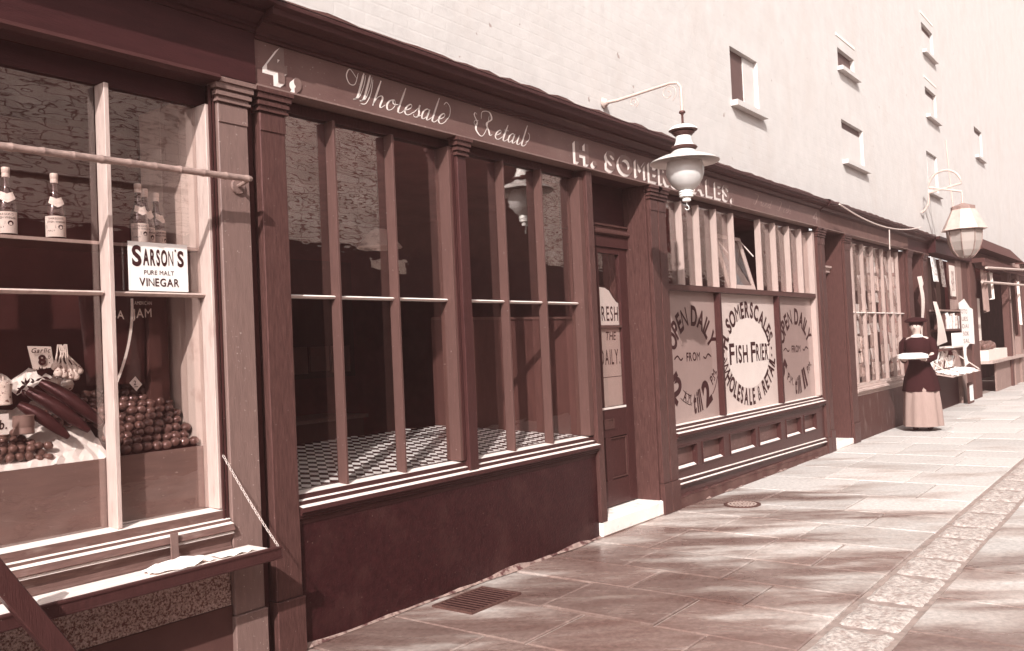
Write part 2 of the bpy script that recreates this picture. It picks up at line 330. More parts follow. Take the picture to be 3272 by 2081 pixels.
def B(x0, x1, y0, y1, z0, z1, name, m, parent=None, **k):
    return MB().box(x0, x1, y0, y1, z0, z1).build(name, m, parent, **k)
def thing(name, label, cat, loc, group=None):
    o = bpy.data.objects.new(name, None); COL.objects.link(o); o.location = loc; ORG[o.name] = Vector(loc)
    o.empty_display_size = .1
    o['label'] = label; o['category'] = cat
    if group: o['group'] = group
    return o
def tag(o, label, cat, group=None):
    o['label'] = label; o['category'] = cat
    if group: o['group'] = group
    return o
def struct(o): o['kind'] = 'structure'; return o
def copy_tree(o, parent=None):
    c = o.copy(); COL.objects.link(c)
    if parent:
        c.parent = parent
    for ch in list(o.children): copy_tree(ch, c)
    return c

# ---- lettering
_gl = {}
def glyph(ch, off):
    if ch in 'MWN&': off = 0      # these overlap themselves when thickened
    key = (ch, off)
    if key in _gl: return _gl[key]
    cu = bpy.data.curves.new('g', 'FONT'); cu.body = ch; cu.size = 1; cu.offset = off; cu.resolution_u = 4
    ob = bpy.data.objects.new('g', cu); COL.objects.link(ob)
    dg = bpy.context.evaluated_depsgraph_get(); me = ob.evaluated_get(dg).to_mesh()
    vs = [(v.co.x, v.co.y) for v in me.vertices]; fs = [tuple(p.vertices) for p in me.polygons]
    ob.evaluated_get(dg).to_mesh_clear(); COL.objects.unlink(ob); bpy.data.objects.remove(ob); bpy.data.curves.remove(cu)
    x0 = min(v[0] for v in vs) if vs else 0; x1 = max(v[0] for v in vs) if vs else .3
    r = ([(v[0]-x0, v[1]) for v in vs], fs, x1-x0); _gl[key] = r
    return r
CAPH = .729
def layout(s, h, wscale, gap, off=0.):
    """returns list of (glyph, x, height, width)"""
    out = []; x = 0
    for ch in s:
        small = False
        if ch == ' ': x += h*.38*wscale/.8; continue
        g = glyph(ch, off); k = h/CAPH
        out.append((g, x, k, k*wscale)); x += g[2]*k*wscale+gap
    return out, x-gap
def text(mb, s, x0, z0, h, y, width=None, off=.02, gap=None, wscale=.8, th=.002, align='l', shear=0., rise=0.):
    gap = h*.12 if gap is None else gap
    lay, w = layout(s, h, wscale, gap, off)
    q = width/w if width else 1.
    if align == 'c': x0 -= w*q/2
    for (vs, fs, gw), x, k, kx in lay:
        V = [(x0+(x+a*kx+shear*b*k)*q, y, z0+b*k+rise*(x+a*kx)*q) for a, b in vs]; n = len(V)
        mb.add(V, [f for f in fs]); 
    return mb
def arctext(mb, s, cx, cz, rx_, rz_, h, y, a0, a1, inner=False, off=.02, wscale=.8):
    """letters on an ellipse from angle a0 to a1 (degrees, measured anticlockwise from +x)"""
    lay, w = layout(s, h, wscale, h*.06, off*1.3)
    for (vs, fs, gw), x, k, kx in lay:
        t = (x+gw*kx/2)/w; a = R(a0+(a1-a0)*t)
        px, pz = cx+rx_*math.cos(a), cz+rz_*math.sin(a)
        nx, nz = math.cos(a)/rx_, math.sin(a)/rz_; q = math.hypot(nx, nz); nx /= q; nz /= q
        if a1 > a0: nx, nz = -nx, -nz      # bottom arc: letters stand towards the centre
        tx, tz = nz, -nx
        # keep verticals fairly upright, as sign writers do
        arc = abs(R(a1-a0))*(rx_+rz_)/2; sc = arc/w
        V = []
        for c_, d_ in vs:
            u = (c_-gw/2)*kx*sc; v_ = d_*k-h/2
            V.append((px+tx*u+nx*v_, y, pz+tz*u+nz*v_))
        mb.add(V, fs)
    return mb
def ribbon(mb, pts, y, wmin=.002, wmax=.012, x0=0., z0=0., sc=1., slant=0., sx=1.):
    wmin *= 1.5; wmax *= 1.35
    """copperplate stroke: thick on the way down, thin on the way up"""
    P = []
    n = len(pts)
    for i in range(n-1):
        p0 = pts[max(i-1, 0)]; p1 = pts[i]; p2 = pts[i+1]; p3 = pts[min(i+2, n-1)]
        for k in range(6):
            t = k/6; t2 = t*t; t3 = t2*t
            P.append(tuple(.5*((2*p1[j])+(-p0[j]+p2[j])*t+(2*p0[j]-5*p1[j]+4*p2[j]-p3[j])*t2+(-p0[j]+3*p1[j]-3*p2[j]+p3[j])*t3) for j in (0, 1)))
    P.append(tuple(pts[-1]))
    P = [((p[0]+slant*p[1])*sc*sx+x0, p[1]*sc+z0) for p in P]
    vs = []
    for i, p in enumerate(P):
        a = P[max(i-1, 0)]; b = P[min(i+1, len(P)-1)]; dx, dz = b[0]-a[0], b[1]-a[1]; q = math.hypot(dx, dz) or 1
        dx /= q; dz /= q
        w = (wmin+(wmax-wmin)*max(0, -dz)**1.5)/2
        if i < 2 or i > len(P)-3: w *= .6
        vs += [(p[0]-dz*w, y, p[1]+dx*w), (p[0]+dz*w, y, p[1]-dx*w)]
    fs = [(2*i, 2*i+1, 2*i+3, 2*i+2) for i in range(len(P)-1)]
    mb.add(vs, fs); return mb
SCR = {  # strokes on a unit x-height of 1, ascender 2.2; (advance, strokes)
 'h': (1.05, [[(0, 2.3), (0, 0)], [(0, .1), (.15, .75), (.42, 1.02), (.58, .8), (.56, .2), (.68, 0), (.95, .35)]]),
 'o': (.95, [[(.45, 1), (.15, .8), (.03, .4), (.2, 0), (.5, .1), (.68, .55), (.5, .98), (.4, .8), (.6, .6), (.95, .7)]]),
 'l': (.62, [[(0, .3), (.1, 1.), (.15, 2.3)], [(.15, 2.3), (.1, .3), (.2, 0), (.4, .02), (.62, .35)]]),
 'e': (.8, [[(-.05, .3), (.3, .5), (.5, .8), (.36, 1), (.1, .7), (.05, .25), (.25, 0), (.5, .05), (.8, .4)]]),
 's': (.75, [[(0, .3), (.3, .9), (.34, 1.15), (.36, .8), (.5, .3), (.4, .02), (.15, 0), (.05, .2)], [(.4, .02), (.75, .3)]]),
 'a': (.95, [[(.55, .85), (.35, 1), (.08, .7), (.05, .2), (.22, 0), (.45, .3), (.58, 1)], [(.58, 1), (.52, .2), (.65, 0), (.95, .35)]]),
 't': (.62, [[(0, .3), (.18, 1.7)], [(.2, 1.75), (.13, .3), (.22, 0), (.42, .05), (.62, .35)], [(-.05, 1.15), (.45, 1.15)]]),
 'i': (.55, [[(0, .35), (.15, 1)], [(.15, 1), (.1, .2), (.2, 0), (.35, .05), (.55, .35)]]),
 'd': (1., [[(.55, .85), (.35, 1), (.08, .7), (.05, .2), (.22, 0), (.45, .3), (.58, 1)], [(.62, 2.1), (.52, .2), (.65, 0), (1., .35)]]),
 'r': (.7, [[(0, .3), (.15, 1.05), (.25, .9), (.45, .95)], [(.42, .95), (.38, .2), (.48, 0), (.7, .3)]]),
 'u': (1., [[(0, .4), (.12, 1)], [(.12, 1), (.06, .25), (.2, 0), (.45, .3), (.58, 1)], [(.58, 1), (.52, .2), (.65, 0), (1., .35)]]),
}
def script(mb, s, x, z, xh, y, q=1., wmin=.003, wmax=.011, slant=.34):
    for ch in s:
        if ch == ' ': x += xh*.8*q; continue
        adv, st = SCR[ch]
        for p in st: ribbon(mb, p, y, wmin, wmax, x, z, xh, slant, q)
        x += adv*xh*q
    return x

# ================================================================== GROUND
g = B(-60, 300, -80, 120, -.16, -.06, 'ground', M_slate); struct(g)
pav = MB().box(-6, 70, -9, 4, -.058, -.011).build('pavement', mat('pale_joint_mortar', (196, 162, 148), .9, .3, 14, k=.62)); struct(pav)
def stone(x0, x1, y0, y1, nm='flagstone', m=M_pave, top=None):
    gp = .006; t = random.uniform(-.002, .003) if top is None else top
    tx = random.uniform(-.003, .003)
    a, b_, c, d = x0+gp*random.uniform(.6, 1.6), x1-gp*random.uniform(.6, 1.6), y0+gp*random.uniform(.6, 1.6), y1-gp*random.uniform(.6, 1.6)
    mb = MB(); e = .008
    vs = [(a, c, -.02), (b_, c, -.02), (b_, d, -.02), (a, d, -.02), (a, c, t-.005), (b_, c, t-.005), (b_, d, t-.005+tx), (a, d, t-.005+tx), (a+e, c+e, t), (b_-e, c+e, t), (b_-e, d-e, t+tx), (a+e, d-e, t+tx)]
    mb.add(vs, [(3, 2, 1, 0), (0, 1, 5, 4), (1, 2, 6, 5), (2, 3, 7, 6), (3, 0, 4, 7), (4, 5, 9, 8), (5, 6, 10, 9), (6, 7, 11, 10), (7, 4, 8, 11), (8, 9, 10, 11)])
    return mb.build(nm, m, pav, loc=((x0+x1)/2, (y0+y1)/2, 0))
rows = [(-.4, .35, [-.8, -1.5]), (.35, 1.1, [-.5, -1.3]), (1.1, 1.75, [-.75, -1.6]), (1.75, 2.4, [-.5, -1.25]), (2.4, 3.0, [-.9, -1.6]), (3.0, 3.6, [-.7, -1.45]), (3.6, 4.17, [-.95, -1.7]), (4.17, 4.74, [-.65, -1.38]), (4.74, 5.2, [-.9, -1.65]), (5.2, 5.75, [-.6, -1.31]),
        (5.75, 6.46, [-.5, -1.22, -1.69]), (6.46, 7.1, [-.65, -1.33]), (7.1, 7.7, [-.82, -1.65]), (7.7, 8.5, [-.5, -1.3]), (8.5, 9.35, [-.98, -1.7]), (9.35, 10.18, [-.6, -1.4]), (10.18, 10.75, [-.56, -1.5])]
x = 10.75
while x < 24:
    w = random.uniform(.6, .95); rows.append((x, x+w, [-random.uniform(.5, 1.), -random.uniform(1.3, 1.75)])); x += w
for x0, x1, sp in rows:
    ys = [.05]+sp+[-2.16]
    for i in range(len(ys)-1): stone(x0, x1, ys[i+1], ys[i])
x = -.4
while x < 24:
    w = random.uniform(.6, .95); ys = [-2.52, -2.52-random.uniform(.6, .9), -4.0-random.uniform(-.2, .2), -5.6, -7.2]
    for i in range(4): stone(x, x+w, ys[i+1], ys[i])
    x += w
far = MB()
x = 24
while x < 60:
    w = random.uniform(.8, 1.2)
    for y0, y1 in ((-2.16, -1.1), (-1.1, .05), (-4.7, -3.6), (-3.6, -2.52)): far.box(x+.01, x+w-.01, y0+.01, y1-.01, -.02, random.uniform(-.002, .002))
    x += w
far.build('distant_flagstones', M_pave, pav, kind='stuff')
# rough channel of stones down the middle of the court
def rough(x0, x1, y0, y1):
    mb = MB(); nx, ny = max(3, int((x1-x0)/.05)), 7
    vs = []
    for i in range(nx+1):
        for j in range(ny+1):
            e = (i in (0, nx)) or (j in (0, ny))
            dish = -.012*(1-((j-ny/2)/(ny/2))**2)
            vs.append((x0+.008+(x1-x0-.016)*i/nx, y0+(y1-y0)*j/ny, -.02 if e else dish+.010+random.uniform(-.007, .007)))
    fs = [(i*(ny+1)+j, (i+1)*(ny+1)+j, (i+1)*(ny+1)+j+1, i*(ny+1)+j+1) for i in range(nx) for j in range(ny)]
    mb.add(vs, fs); return mb.build('channel_stone', M_channel, pav, smooth=True, loc=((x0+x1)/2, (y0+y1)/2, 0))
x = .5
while x < 26:
    w = random.uniform(.35, .8); rough(x, x+w, -2.51, -2.17); x += w
# mortar fillet at the foot of the shopfronts
def fillet(x0, x1, y):
    mb = MB(); n = int((x1-x0)/.15); vs = []
    for i in range(n+1):
        xx = x0+(x1-x0)*i/n; r = random.uniform(.006, .014) if random.random() < .8 else random.uniform(.02, .035)
        vs += [(xx, y-.0-r*1.3, .003), (xx, y-r*.5, r*.7), (xx, y+.02, r*1.3+.01), (xx, y+.02, -.01)]
    fs = [(4*i+k, 4*i+k+1, 4*i+k+5, 4*i+k+4) for i in range(n) for k in range(3)]
    return mb.add(vs, fs).build('mortar_fillet', M_mortar, pav, smooth=False)
fillet(2.95, 5.9, -.005); fillet(7.2, 11.3, -.005); fillet(1., 2.5, -.005)
# cellar grating and manhole
gr = thing('cellar_grating', 'rusty barred cellar grating set in the pavement below the tall fish shop window', 'grating', (4.07, -.235, 0))
mb = MB(); 
for a in ((3.84, 3.86), (4.29, 4.31)): mb.box(a[0], a[1], -.40, -.09, -.01, .012)
mb.box(3.86, 4.29, -.40, -.385, -.01, .012); mb.box(3.86, 4.29, -.105, -.09, -.01, .012); mb.build('frame', M_iron, gr)
for i in range(11):
    xx = 3.885+i*.038; B(xx-.006, xx+.006, -.385, -.105, -.008, .009, 'bar', M_iron, gr)
B(3.86, 4.29, -.385, -.105, .0045, .0055, 'pit_shade_sheet', M_void, gr)  # flat dark sheet painting the shade below the bars
mh = thing('manhole_cover', 'small round studded iron coal-hole cover in the pavement by the frier window', 'manhole cover', (7.6, -.44, 0))
MB().lathe([(.165, 0), (.165, .008), (.150, .010), (.148, .006), (.01, .006)], (7.6, -.44, .002), 32).build('rim', M_iron, mh, smooth=True)
mb = MB()
for rr, nn in ((.03, 6), (.06, 12), (.09, 18), (.12, 24)):
    for k in range(nn):
        a = 2*math.pi*k/nn; mb.box(7.6+rr*math.cos(a)-.008, 7.6+rr*math.cos(a)+.008, -.44+rr*math.sin(a)-.008, -.44+rr*math.sin(a)+.008, .006, .013)
mb.build('stud_pattern', mat('worn_iron_stud', (190, 160, 145), .4, .2, 30), mh, kind='stuff')

# ================================================================== SHOPFRONT PIECES
def capital(x0, x1, z0, y, parent, m, name='capital'):
    mb = MB(); h = .115
    for a, b_, o in ((0, .012, .012), (.012, .03, .004), (.03, .05, .016), (.05, .062, .008), (.062, .092, .024), (.092, h, .034)):
        mb.box(x0-o, x1+o, y-o, y+.05, z0+a, z0+b_-.0005)
    return mb.build(name, m, parent)
def pilaster(x0, x1, parent, m, y=-.03, top=2.89, plinth=.285, depth=.12):
    p = B(x0, x1, y, y+depth, plinth, top-.115, 'pilaster', m, parent, bevel=.004)
    B(x0+.0, x1-.0, y-.006, y-.0005, top-.215, top-.125, 'necking', m, p, bevel=.002)
    capital(x0, x1, top-.115, y-.004, p, m)
    B(x0-.008, x1+.008, y-.012, y+depth, 0.0, plinth-.002, 'plinth', m, p, bevel=.004)
    return p
SILL = [(.12, .803), (.012, .792), (.012, .765), (-.012, .760), (-.012, .738), (-.048, .730), (-.052, .706), (-.036, .700), (-.036, .688), (-.024, .684), (-.024, .672), (-.006, .664), (-.006, .640), (.12, .640)]
CORN = [(.0, 0), (-.05, 0), (-.055, .015), (-.07, .018), (-.07, .035), (-.115, .062), (-.13, .066), (-.13, .078), (-.205, .088), (-.21, .118), (-.235, .128), (-.235, .150), (.0, .19)]
def cornice(x0, x1, z0, parent, sc=1., m=None, rag=True):
    c = MB().prism([(y*sc, z0+z*sc) for y, z in CORN], x0, x1).build('cornice', m or M_corn, parent)
    if rag:
        mb = MB(); n = int((x1-x0)/.11); vs = []
        for i in range(n+1):
            xx = x0+(x1-x0)*i/n; r = random.choice((.0, .004, .01, .016)); 
            vs += [(xx, -.238*sc, z0+.151*sc+.002), (xx, -.232*sc, z0+.151*sc+.010+r), (xx, -.12, z0+.18*sc+.012+r*.5), (xx, .01, z0+.2*sc+.012)]
        fs = [(4*i+k, 4*i+k+1, 4*i+k+5, 4*i+k+4) for i in range(n) for k in range(3)]
        mb.add(vs, fs).build('lead_flashing', M_metald, c)
    return c
def pane(x0, x1, z0, z1, y, parent, m=None):
    return B(x0, x1, y, y+.004, z0, z1, 'pane', m or G_pane, parent)
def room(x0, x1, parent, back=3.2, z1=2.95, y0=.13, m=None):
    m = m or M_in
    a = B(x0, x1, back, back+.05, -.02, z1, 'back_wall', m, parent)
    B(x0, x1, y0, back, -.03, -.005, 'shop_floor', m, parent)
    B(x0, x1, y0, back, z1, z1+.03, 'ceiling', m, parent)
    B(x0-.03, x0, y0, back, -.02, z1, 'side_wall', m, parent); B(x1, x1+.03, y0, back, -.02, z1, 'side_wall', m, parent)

# ================================================================== GREENGROCER (left)
A = thing('greengrocer_shopfront', 'dark greengrocer shopfront at the left edge with tomatoes and bottles in its window', 'shopfront', (1.4, 0, 0))
fa = B(-1.0, 2.755, -.05, .12, 2.90, 3.16, 'fascia', M_fasA, A)
MB().prism([(-.052, 2.90), (-.075, 2.895), (-.085, 2.875), (-.06, 2.862), (.06, 2.862), (.06, 2.899), (-.049, 2.899)], -1.0, 2.53).build('fascia_moulding', M_corn, fa)
cornice(-1.0, 2.755, 3.161, A, 1.15, M_fasA)
B(-1., 2.535, .065, .12, 2.76, 2.861, 'window_head', M_fasA, A)
pl = pilaster(2.54, 2.71, A, M_pilL)
B(2.722, 2.772, .02, .12, .0, 2.89, 'party_fillet', M_dark, A)
# frame
B(2.49, 2.538, -.0, .12, .80, 2.76, 'window_frame', M_pale, A, bevel=.003)
mb = MB().box(2.505, 2.515, -.012, -.0005, .66, 2.85); mb.box(2.524, 2.534, -.012, -.0005, .62, 2.85); mb.build('frame_bead', M_dark, A)
for xx in (1.993, .955, .005): B(xx, xx+.022, .012, .095, .797, 2.76, 'glazing_bar', M_pale, A, bevel=.002)
MB().prism([(.095, 1.822), (.095, 1.842), (.06, 1.84), (.048, 1.832), (.06, 1.82)], 2.018, 2.488).build('glazing_bar', M_pale, A)
MB().prism([(.095, 1.822), (.095, 1.842), (.06, 1.84), (.048, 1.832), (.06, 1.82)], .983, 1.984).build('glazing_bar', M_pale, A)
for x0, x1 in ((2.018, 2.488), (.983, 1.984), (.033, .949)):
    pane(x0, x1, 1.842, 2.76, .084, A); pane(x0, x1, .80, 1.821, .084, A)
LS = [(.12, .800), (-.005, .792), (-.005, .752), (-.025, .748), (-.025, .735), (-.05, .728), (-.062, .700), (-.045, .694), (-.05, .682), (-.035, .665), (-.022, .640), (-.026, .622), (-.034, .614), (-.034, .600), (-.004, .596), (-.004, .58), (.12, .58)]
MB().prism(LS, -1., 2.535, seg=1).build('window_sill', mat('brown_sill_paint', (134, 96, 90), .5, .25, 9, SH, .3, 30, c2=(180, 142, 130), m2=(.55, .75), m2scale=5, m2stretch=(1, 4, 4)), A, bevel=.002)
ts = MB()
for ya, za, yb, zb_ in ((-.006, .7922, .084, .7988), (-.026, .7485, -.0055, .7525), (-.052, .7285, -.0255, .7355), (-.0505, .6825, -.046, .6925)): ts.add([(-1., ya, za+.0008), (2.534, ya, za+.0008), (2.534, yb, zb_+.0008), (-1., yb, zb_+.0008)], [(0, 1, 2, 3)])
ts.build('sill_top', M_ledge, A)  # pale strips paint the sunlight on the sill tops
B(-1., 2.535, -.004, .12, .335, .579, 'stallriser_upper', M_pebble, A)
B(-1., 2.535, -.012, .12, .0, .333, 'stallriser_lower', M_smooth, A)
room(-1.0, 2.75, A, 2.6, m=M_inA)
# window bed, boards and shelf
B(-.9, 2.485, .11, .13, .80, 1.10, 'display_front_board', mat('display_board_brown', (150, 110, 104), .6, .15, 5, SH, .1, fleck=.28), A)
MB().add([(-.9, .13, 1.095), (2.485, .13, 1.095), (2.485, .62, 1.30), (-.9, .62, 1.30), (-.9, .13, .9), (2.485, .13, .9), (2.485, .62, .9), (-.9, .62, .9)], [(0, 1, 2, 3), (7, 6, 5, 4), (0, 4, 5, 1), (1, 5, 6, 2), (2, 6, 7, 3), (3, 7, 4, 0)]).build('display_bed', M_inA, A)
sh = B(-.9, 2.49, .10, .36, 2.048, 2.066, 'shelf', M_inb, A)
B(-.9, 2.49, .098, .0995, 2.05, 2.064, 'shelf_lipping', M_pale, sh)
for i, (a, b_) in enumerate(((.10, .235), (.238, .40), (.403, .60))):
    B(2.493, 2.515, a, b_, 1.10, 2.82, 'lining_board', M_inw if i != 1 else mat('interior_cream_boarding', (202, 168, 156), .6, .06, 6, SV, .1), A)
B(2.36, 2.46, .34, .40, 1.15, 2.0, 'shelf_post', M_inb, A)
B(-.9, 2.49, .62, .64, 1.3, 2.7, 'window_back', M_inA, A)
# bamboo blind pole on its bracket
bp = thing('bamboo_pole', 'long knotted bamboo pole fixed across the greengrocer window above the vinegar bottles', 'pole', (1.9, -.15, 2.37))
pts = []; rs = []
xx = .6
while xx < 2.60:
    for dx, r in ((0, .0125), (.07, .0125), (.085, .0145), (.09, .0155), (.095, .0135)):
        pts.append((xx+dx, -.15+random.uniform(-.001, .001), 2.345+.015*(xx+dx))); rs.append(r*1.25)
    xx += .12
pts.append((2.63, -.15, 2.385)); rs.append(.013)
MB().tube(pts, rs, 10).build('cane', M_bamboo, bp, smooth=True)
br = MB().tube([(2.625, -.15, 2.384), (2.63, -.10, 2.376), (2.635, -.045, 2.368)], .010, 8).build('bracket', M_bamboo, bp, smooth=True)
MB().lathe([(.012, -.044), (.036, -.042), (.040, -.036), (.040, -.031)], (2.637, 0, 2.366), 20, 'y').build('rosette', M_pilL, bp, smooth=True)
# sign in the window
sg = thing('vinegar_advertisement', 'square white vinegar advertisement standing on the window bar under the bottles', 'sign', (2.255, .06, 1.845))
B(2.108, 2.405, .060, .064, 1.845, 2.070, 'card', M_paper, sg)
mb = MB(); text(mb, 'S', 2.124, 1.962, .092, .0585, .046, .035); text(mb, "ARSON", 2.177, 1.966, .074, .0585, .152, .035, wscale=.6); text(mb, "S", 2.351, 1.966, .074, .0585, .033, .035, wscale=.6); mb.box(2.338, 2.344, .0575, .0585, 2.034, 2.044)
text(mb, 'PURE MALT', 2.256, 1.921, .021, .0585, .15, .004, align='c', wscale=.8); text(mb, 'VINEGAR', 2.256, 1.868, .038, .0585, .20, .018, align='c', wscale=.8)
mb.build('lettering', M_ink, sg)
# vinegar bottles
def bottle(x, y, label, rot=0., rag=False):
    t = thing('vinegar_bottle', label, 'bottle', (x, y, 2.0665), 'vinegar bottles on the greengrocer shelf')
    c = (x, y, 2.0665)
    MB().lathe([(.036, 0), (.041, .004), (.042, .012), (.042, .10), (.0415, .115), (.036, .145), (.026, .175), (.0165, .20), (.0135, .22), (.0125, .255)], c, 24).build('glass_body', M_bottle, t, smooth=True)
    MB().lathe([(.0145, .247), (.0155, .250), (.0155, .262), (.0145, .264), (.0165, .267), (.0165, .285), (.0150, .289), (.001, .290)], c, 20).build('stopper', M_cap, t, smooth=True)
    def wrap(mb0, r, amid):
        mb0.v = [(x+r*math.sin((px)/.042+amid)*1.0, y-r*math.cos((px)/.042+amid), 2.0665+pz) for px, py, pz in mb0.v]; return mb0
    amid = -.35+rot
    mb = MB()
    n = 14; vs = []
    for i in range(n+1):
        px = -.05+.1*i/n; vs += [(px, 0, .008), (px, 0, .098)]
    mb.add(vs, [(2*i, 2*i+2, 2*i+3, 2*i+1) for i in range(n)])
    lb = wrap(mb, .0428, amid).build('label', M_label, t)
    mb = MB(); text(mb, "SARSON'S", 0, .082, .010, 0, .06, .02, align='c'); text(mb, 'VIRGIN VINEGAR', 0, .068, .009, 0, .078, .02, align='c'); mb.box(-.04, -.002, 0, .0, .044, .058); text(mb, 'MALT', -.02, .03, .007, 0, .03, .01, align='c')
    for q in range(3): mb.box(-.038, .034, 0, 0, .014+q*.007, .017+q*.007)
    mb.add([(.018+.011*math.cos(a*math.pi/6), 0, .050+.011*math.sin(a*math.pi/6)) for a in range(12)], [tuple(range(12))])
    wrap(mb, .0432, amid).build('print', M_ink, lb)
    mb = MB(); vs = []
    for i in range(9):
        u = -1+2*i/8; a = u*.95+amid+.2
        for zz, r in ((.135+.02*(1-u*u)*0+.02*abs(u), .0395), (.175+.01*abs(u), .0275)): vs.append((x+r*math.sin(a), y-r*math.cos(a), 2.0665+zz))
    mb.add(vs, [(2*i, 2*i+2, 2*i+3, 2*i+1) for i in range(8)]); mb.build('neck_label', M_label, t)
    return t
bottle(1.637, .16, 'leftmost tall dark vinegar bottle on the shelf, its shoulder label hanging low', -.15)
bottle(1.835, .16, 'vinegar bottle on the shelf just left of the pale upright window bar', .0)
bottle(2.215, .15, 'vinegar bottle directly above the vinegar advertisement, with a tilted neck label', .1)
bottle(2.300, .24, 'shaded vinegar bottle behind the one above the advertisement', .2)
bottle(2.40, .31, 'rearmost vinegar bottle, in the corner against the white boards', .5)
# tomatoes: two heaps
tm = None
def fruit(name, label, cat, group, m, x, y, z, r):
    global _fr
    key = name
    if key not in FR:
        mb = MB(); prof = []
        for j in range(9):
            a = math.pi*j/8; rr = math.sin(a); zz = -math.cos(a)*.84
            if j >= 7: zz = .70 if j == 8 else .80
            prof.append((max(rr, .001), zz))
        mb.lathe([(a*1., b_) for a, b_ in prof], (0, 0, 0), 14)
        me = mb.build(name, m, None, smooth=True); FR[key] = me; o = me
    else:
        o = FR[key].copy(); COL.objects.link(o)
    o.location = (x, y, z); o.scale = (r, r, r*random.uniform(.92, 1.08)); o.rotation_euler = (random.uniform(-.9, .9), random.uniform(-.9, .9), random.uniform(0, 6))
    tag(o, label, cat, group); return o
FR = {}
for row in range(10):
    for k in range(13):
        x = 2.462-.049*k-(.0245 if row % 2 else 0)+random.uniform(-.005, .005)
        if x < 1.88 or (x < 2.06 and row < 5): continue
        yy = .152+.034*row+random.uniform(-.005, .005); zz = 1.128+(.0315 if x > 2.2 else .0275)*row+random.uniform(-.006, .006)
        nt_ = ('front row', 'second row up', 'third row up', 'fourth row up', 'fifth row up', 'sixth row up', 'seventh row up', 'eighth row up', 'ninth row up', 'topmost row')[row]
        fruit('tomato', 'ripe tomato in the right-hand heap, %s, %s from the right' % (nt_, ORD[k]), 'tomato', 'tomatoes heaped at the right of the window', M_tom, x, yy, zz, random.uniform(.0235, .0285))
for row in range(5):
    for k in range(8-row):
        x = 1.50+.039*k+.02*row+random.uniform(-.004, .004); 
        fruit('plum', 'small round fruit in the low pile on white paper at the window corner', 'fruit', 'small fruit piled on white paper', M_plum, x, .155+.034*row, 1.128+.022*row+(.018 if 1 < k < 6 else 0)+random.uniform(-.003, .004), random.uniform(.019, .0225))
for k in range(7): fruit('plum', 'small round fruit in the low pile on white paper at the window corner', 'fruit', 'small fruit piled on white paper', M_plum, 1.57+.036*k, .18+.01*(k % 2), 1.175+.006*random.random(), .021)
# crumpled white paper lining
def sheet(fn, nu, nv, name, m, parent=None, **k):
    mb = MB(); vs = [fn(i/nu, j/nv) for i in range(nu+1) for j in range(nv+1)]
    fs = [(i*(nv+1)+j, (i+1)*(nv+1)+j, (i+1)*(nv+1)+j+1, i*(nv+1)+j+1) for i in range(nu) for j in range(nv)]
    return mb.add(vs, fs).build(name, m, parent, **k)
rnd = random.Random(3)
nz = [[rnd.uniform(-1, 1) for _ in range(40)] for _ in range(40)]
def nzf(u, v): 
    i, j = int(u*38), int(v*38); return nz[i % 40][j % 40]
o = sheet(lambda u, v: (1.05+u*.98, .112+v*.40, 1.104+v*.24+.010*nzf(u, v)+.012*math.sin(u*23+v*7)*v-(.008 if v < .02 else 0)), 36, 14, 'white_paper_sheet', M_paper)
tag(o, 'crumpled white paper spread under the vegetables at the left of the window', 'paper')
o = sheet(lambda u, v: (1.63+u*.34, .36+v*.1, 1.40+.09*v+.05*u*(1-v)+.02*math.sin(u*12)+.01*nzf(u, v)), 18, 6, 'paper_bundle', M_paper); 
tag(o, 'pale raised mound of paper below the garlic price ticket', 'paper')
o = sheet(lambda u, v: (2.02+u*.05+.012*math.sin(v*8), .125+u*.02+v*.03, 1.12+v*.16+.006*nzf(u, v)), 4, 10, 'paper_corner', M_paper); tag(o, 'torn white paper edge beside the pale upright window bar and tomatoes', 'paper')
# marrows
def marrow(p, q, r, label):
    p, q = Vector(p), Vector(q); pts = []; rs = []
    for i in range(13):
        t = i/12; pts.append(p.lerp(q, t)+Vector((0, 0, .012*math.sin(math.pi*t)))); rs.append(r*max(.12, math.sin(math.pi*min(1, .06+.9*t))**.45)*(1-.15*t))
    o = MB().tube(pts, rs, 14).build('marrow', M_mar, None, smooth=True, loc=tuple(p)); tag(o, label, 'marrow', 'long marrows in the window'); return o
marrow((1.76, .30, 1.415), (1.95, .15, 1.225), .034, 'lower of the dark marrows, its pale tip near the crumpled paper')
marrow((1.83, .33, 1.450), (2.02, .17, 1.250), .034, 'upper dark marrow lying beside the window bar')
marrow((1.71, .27, 1.36), (1.86, .15, 1.205), .031, 'leftmost dark marrow next to the earthen pot')
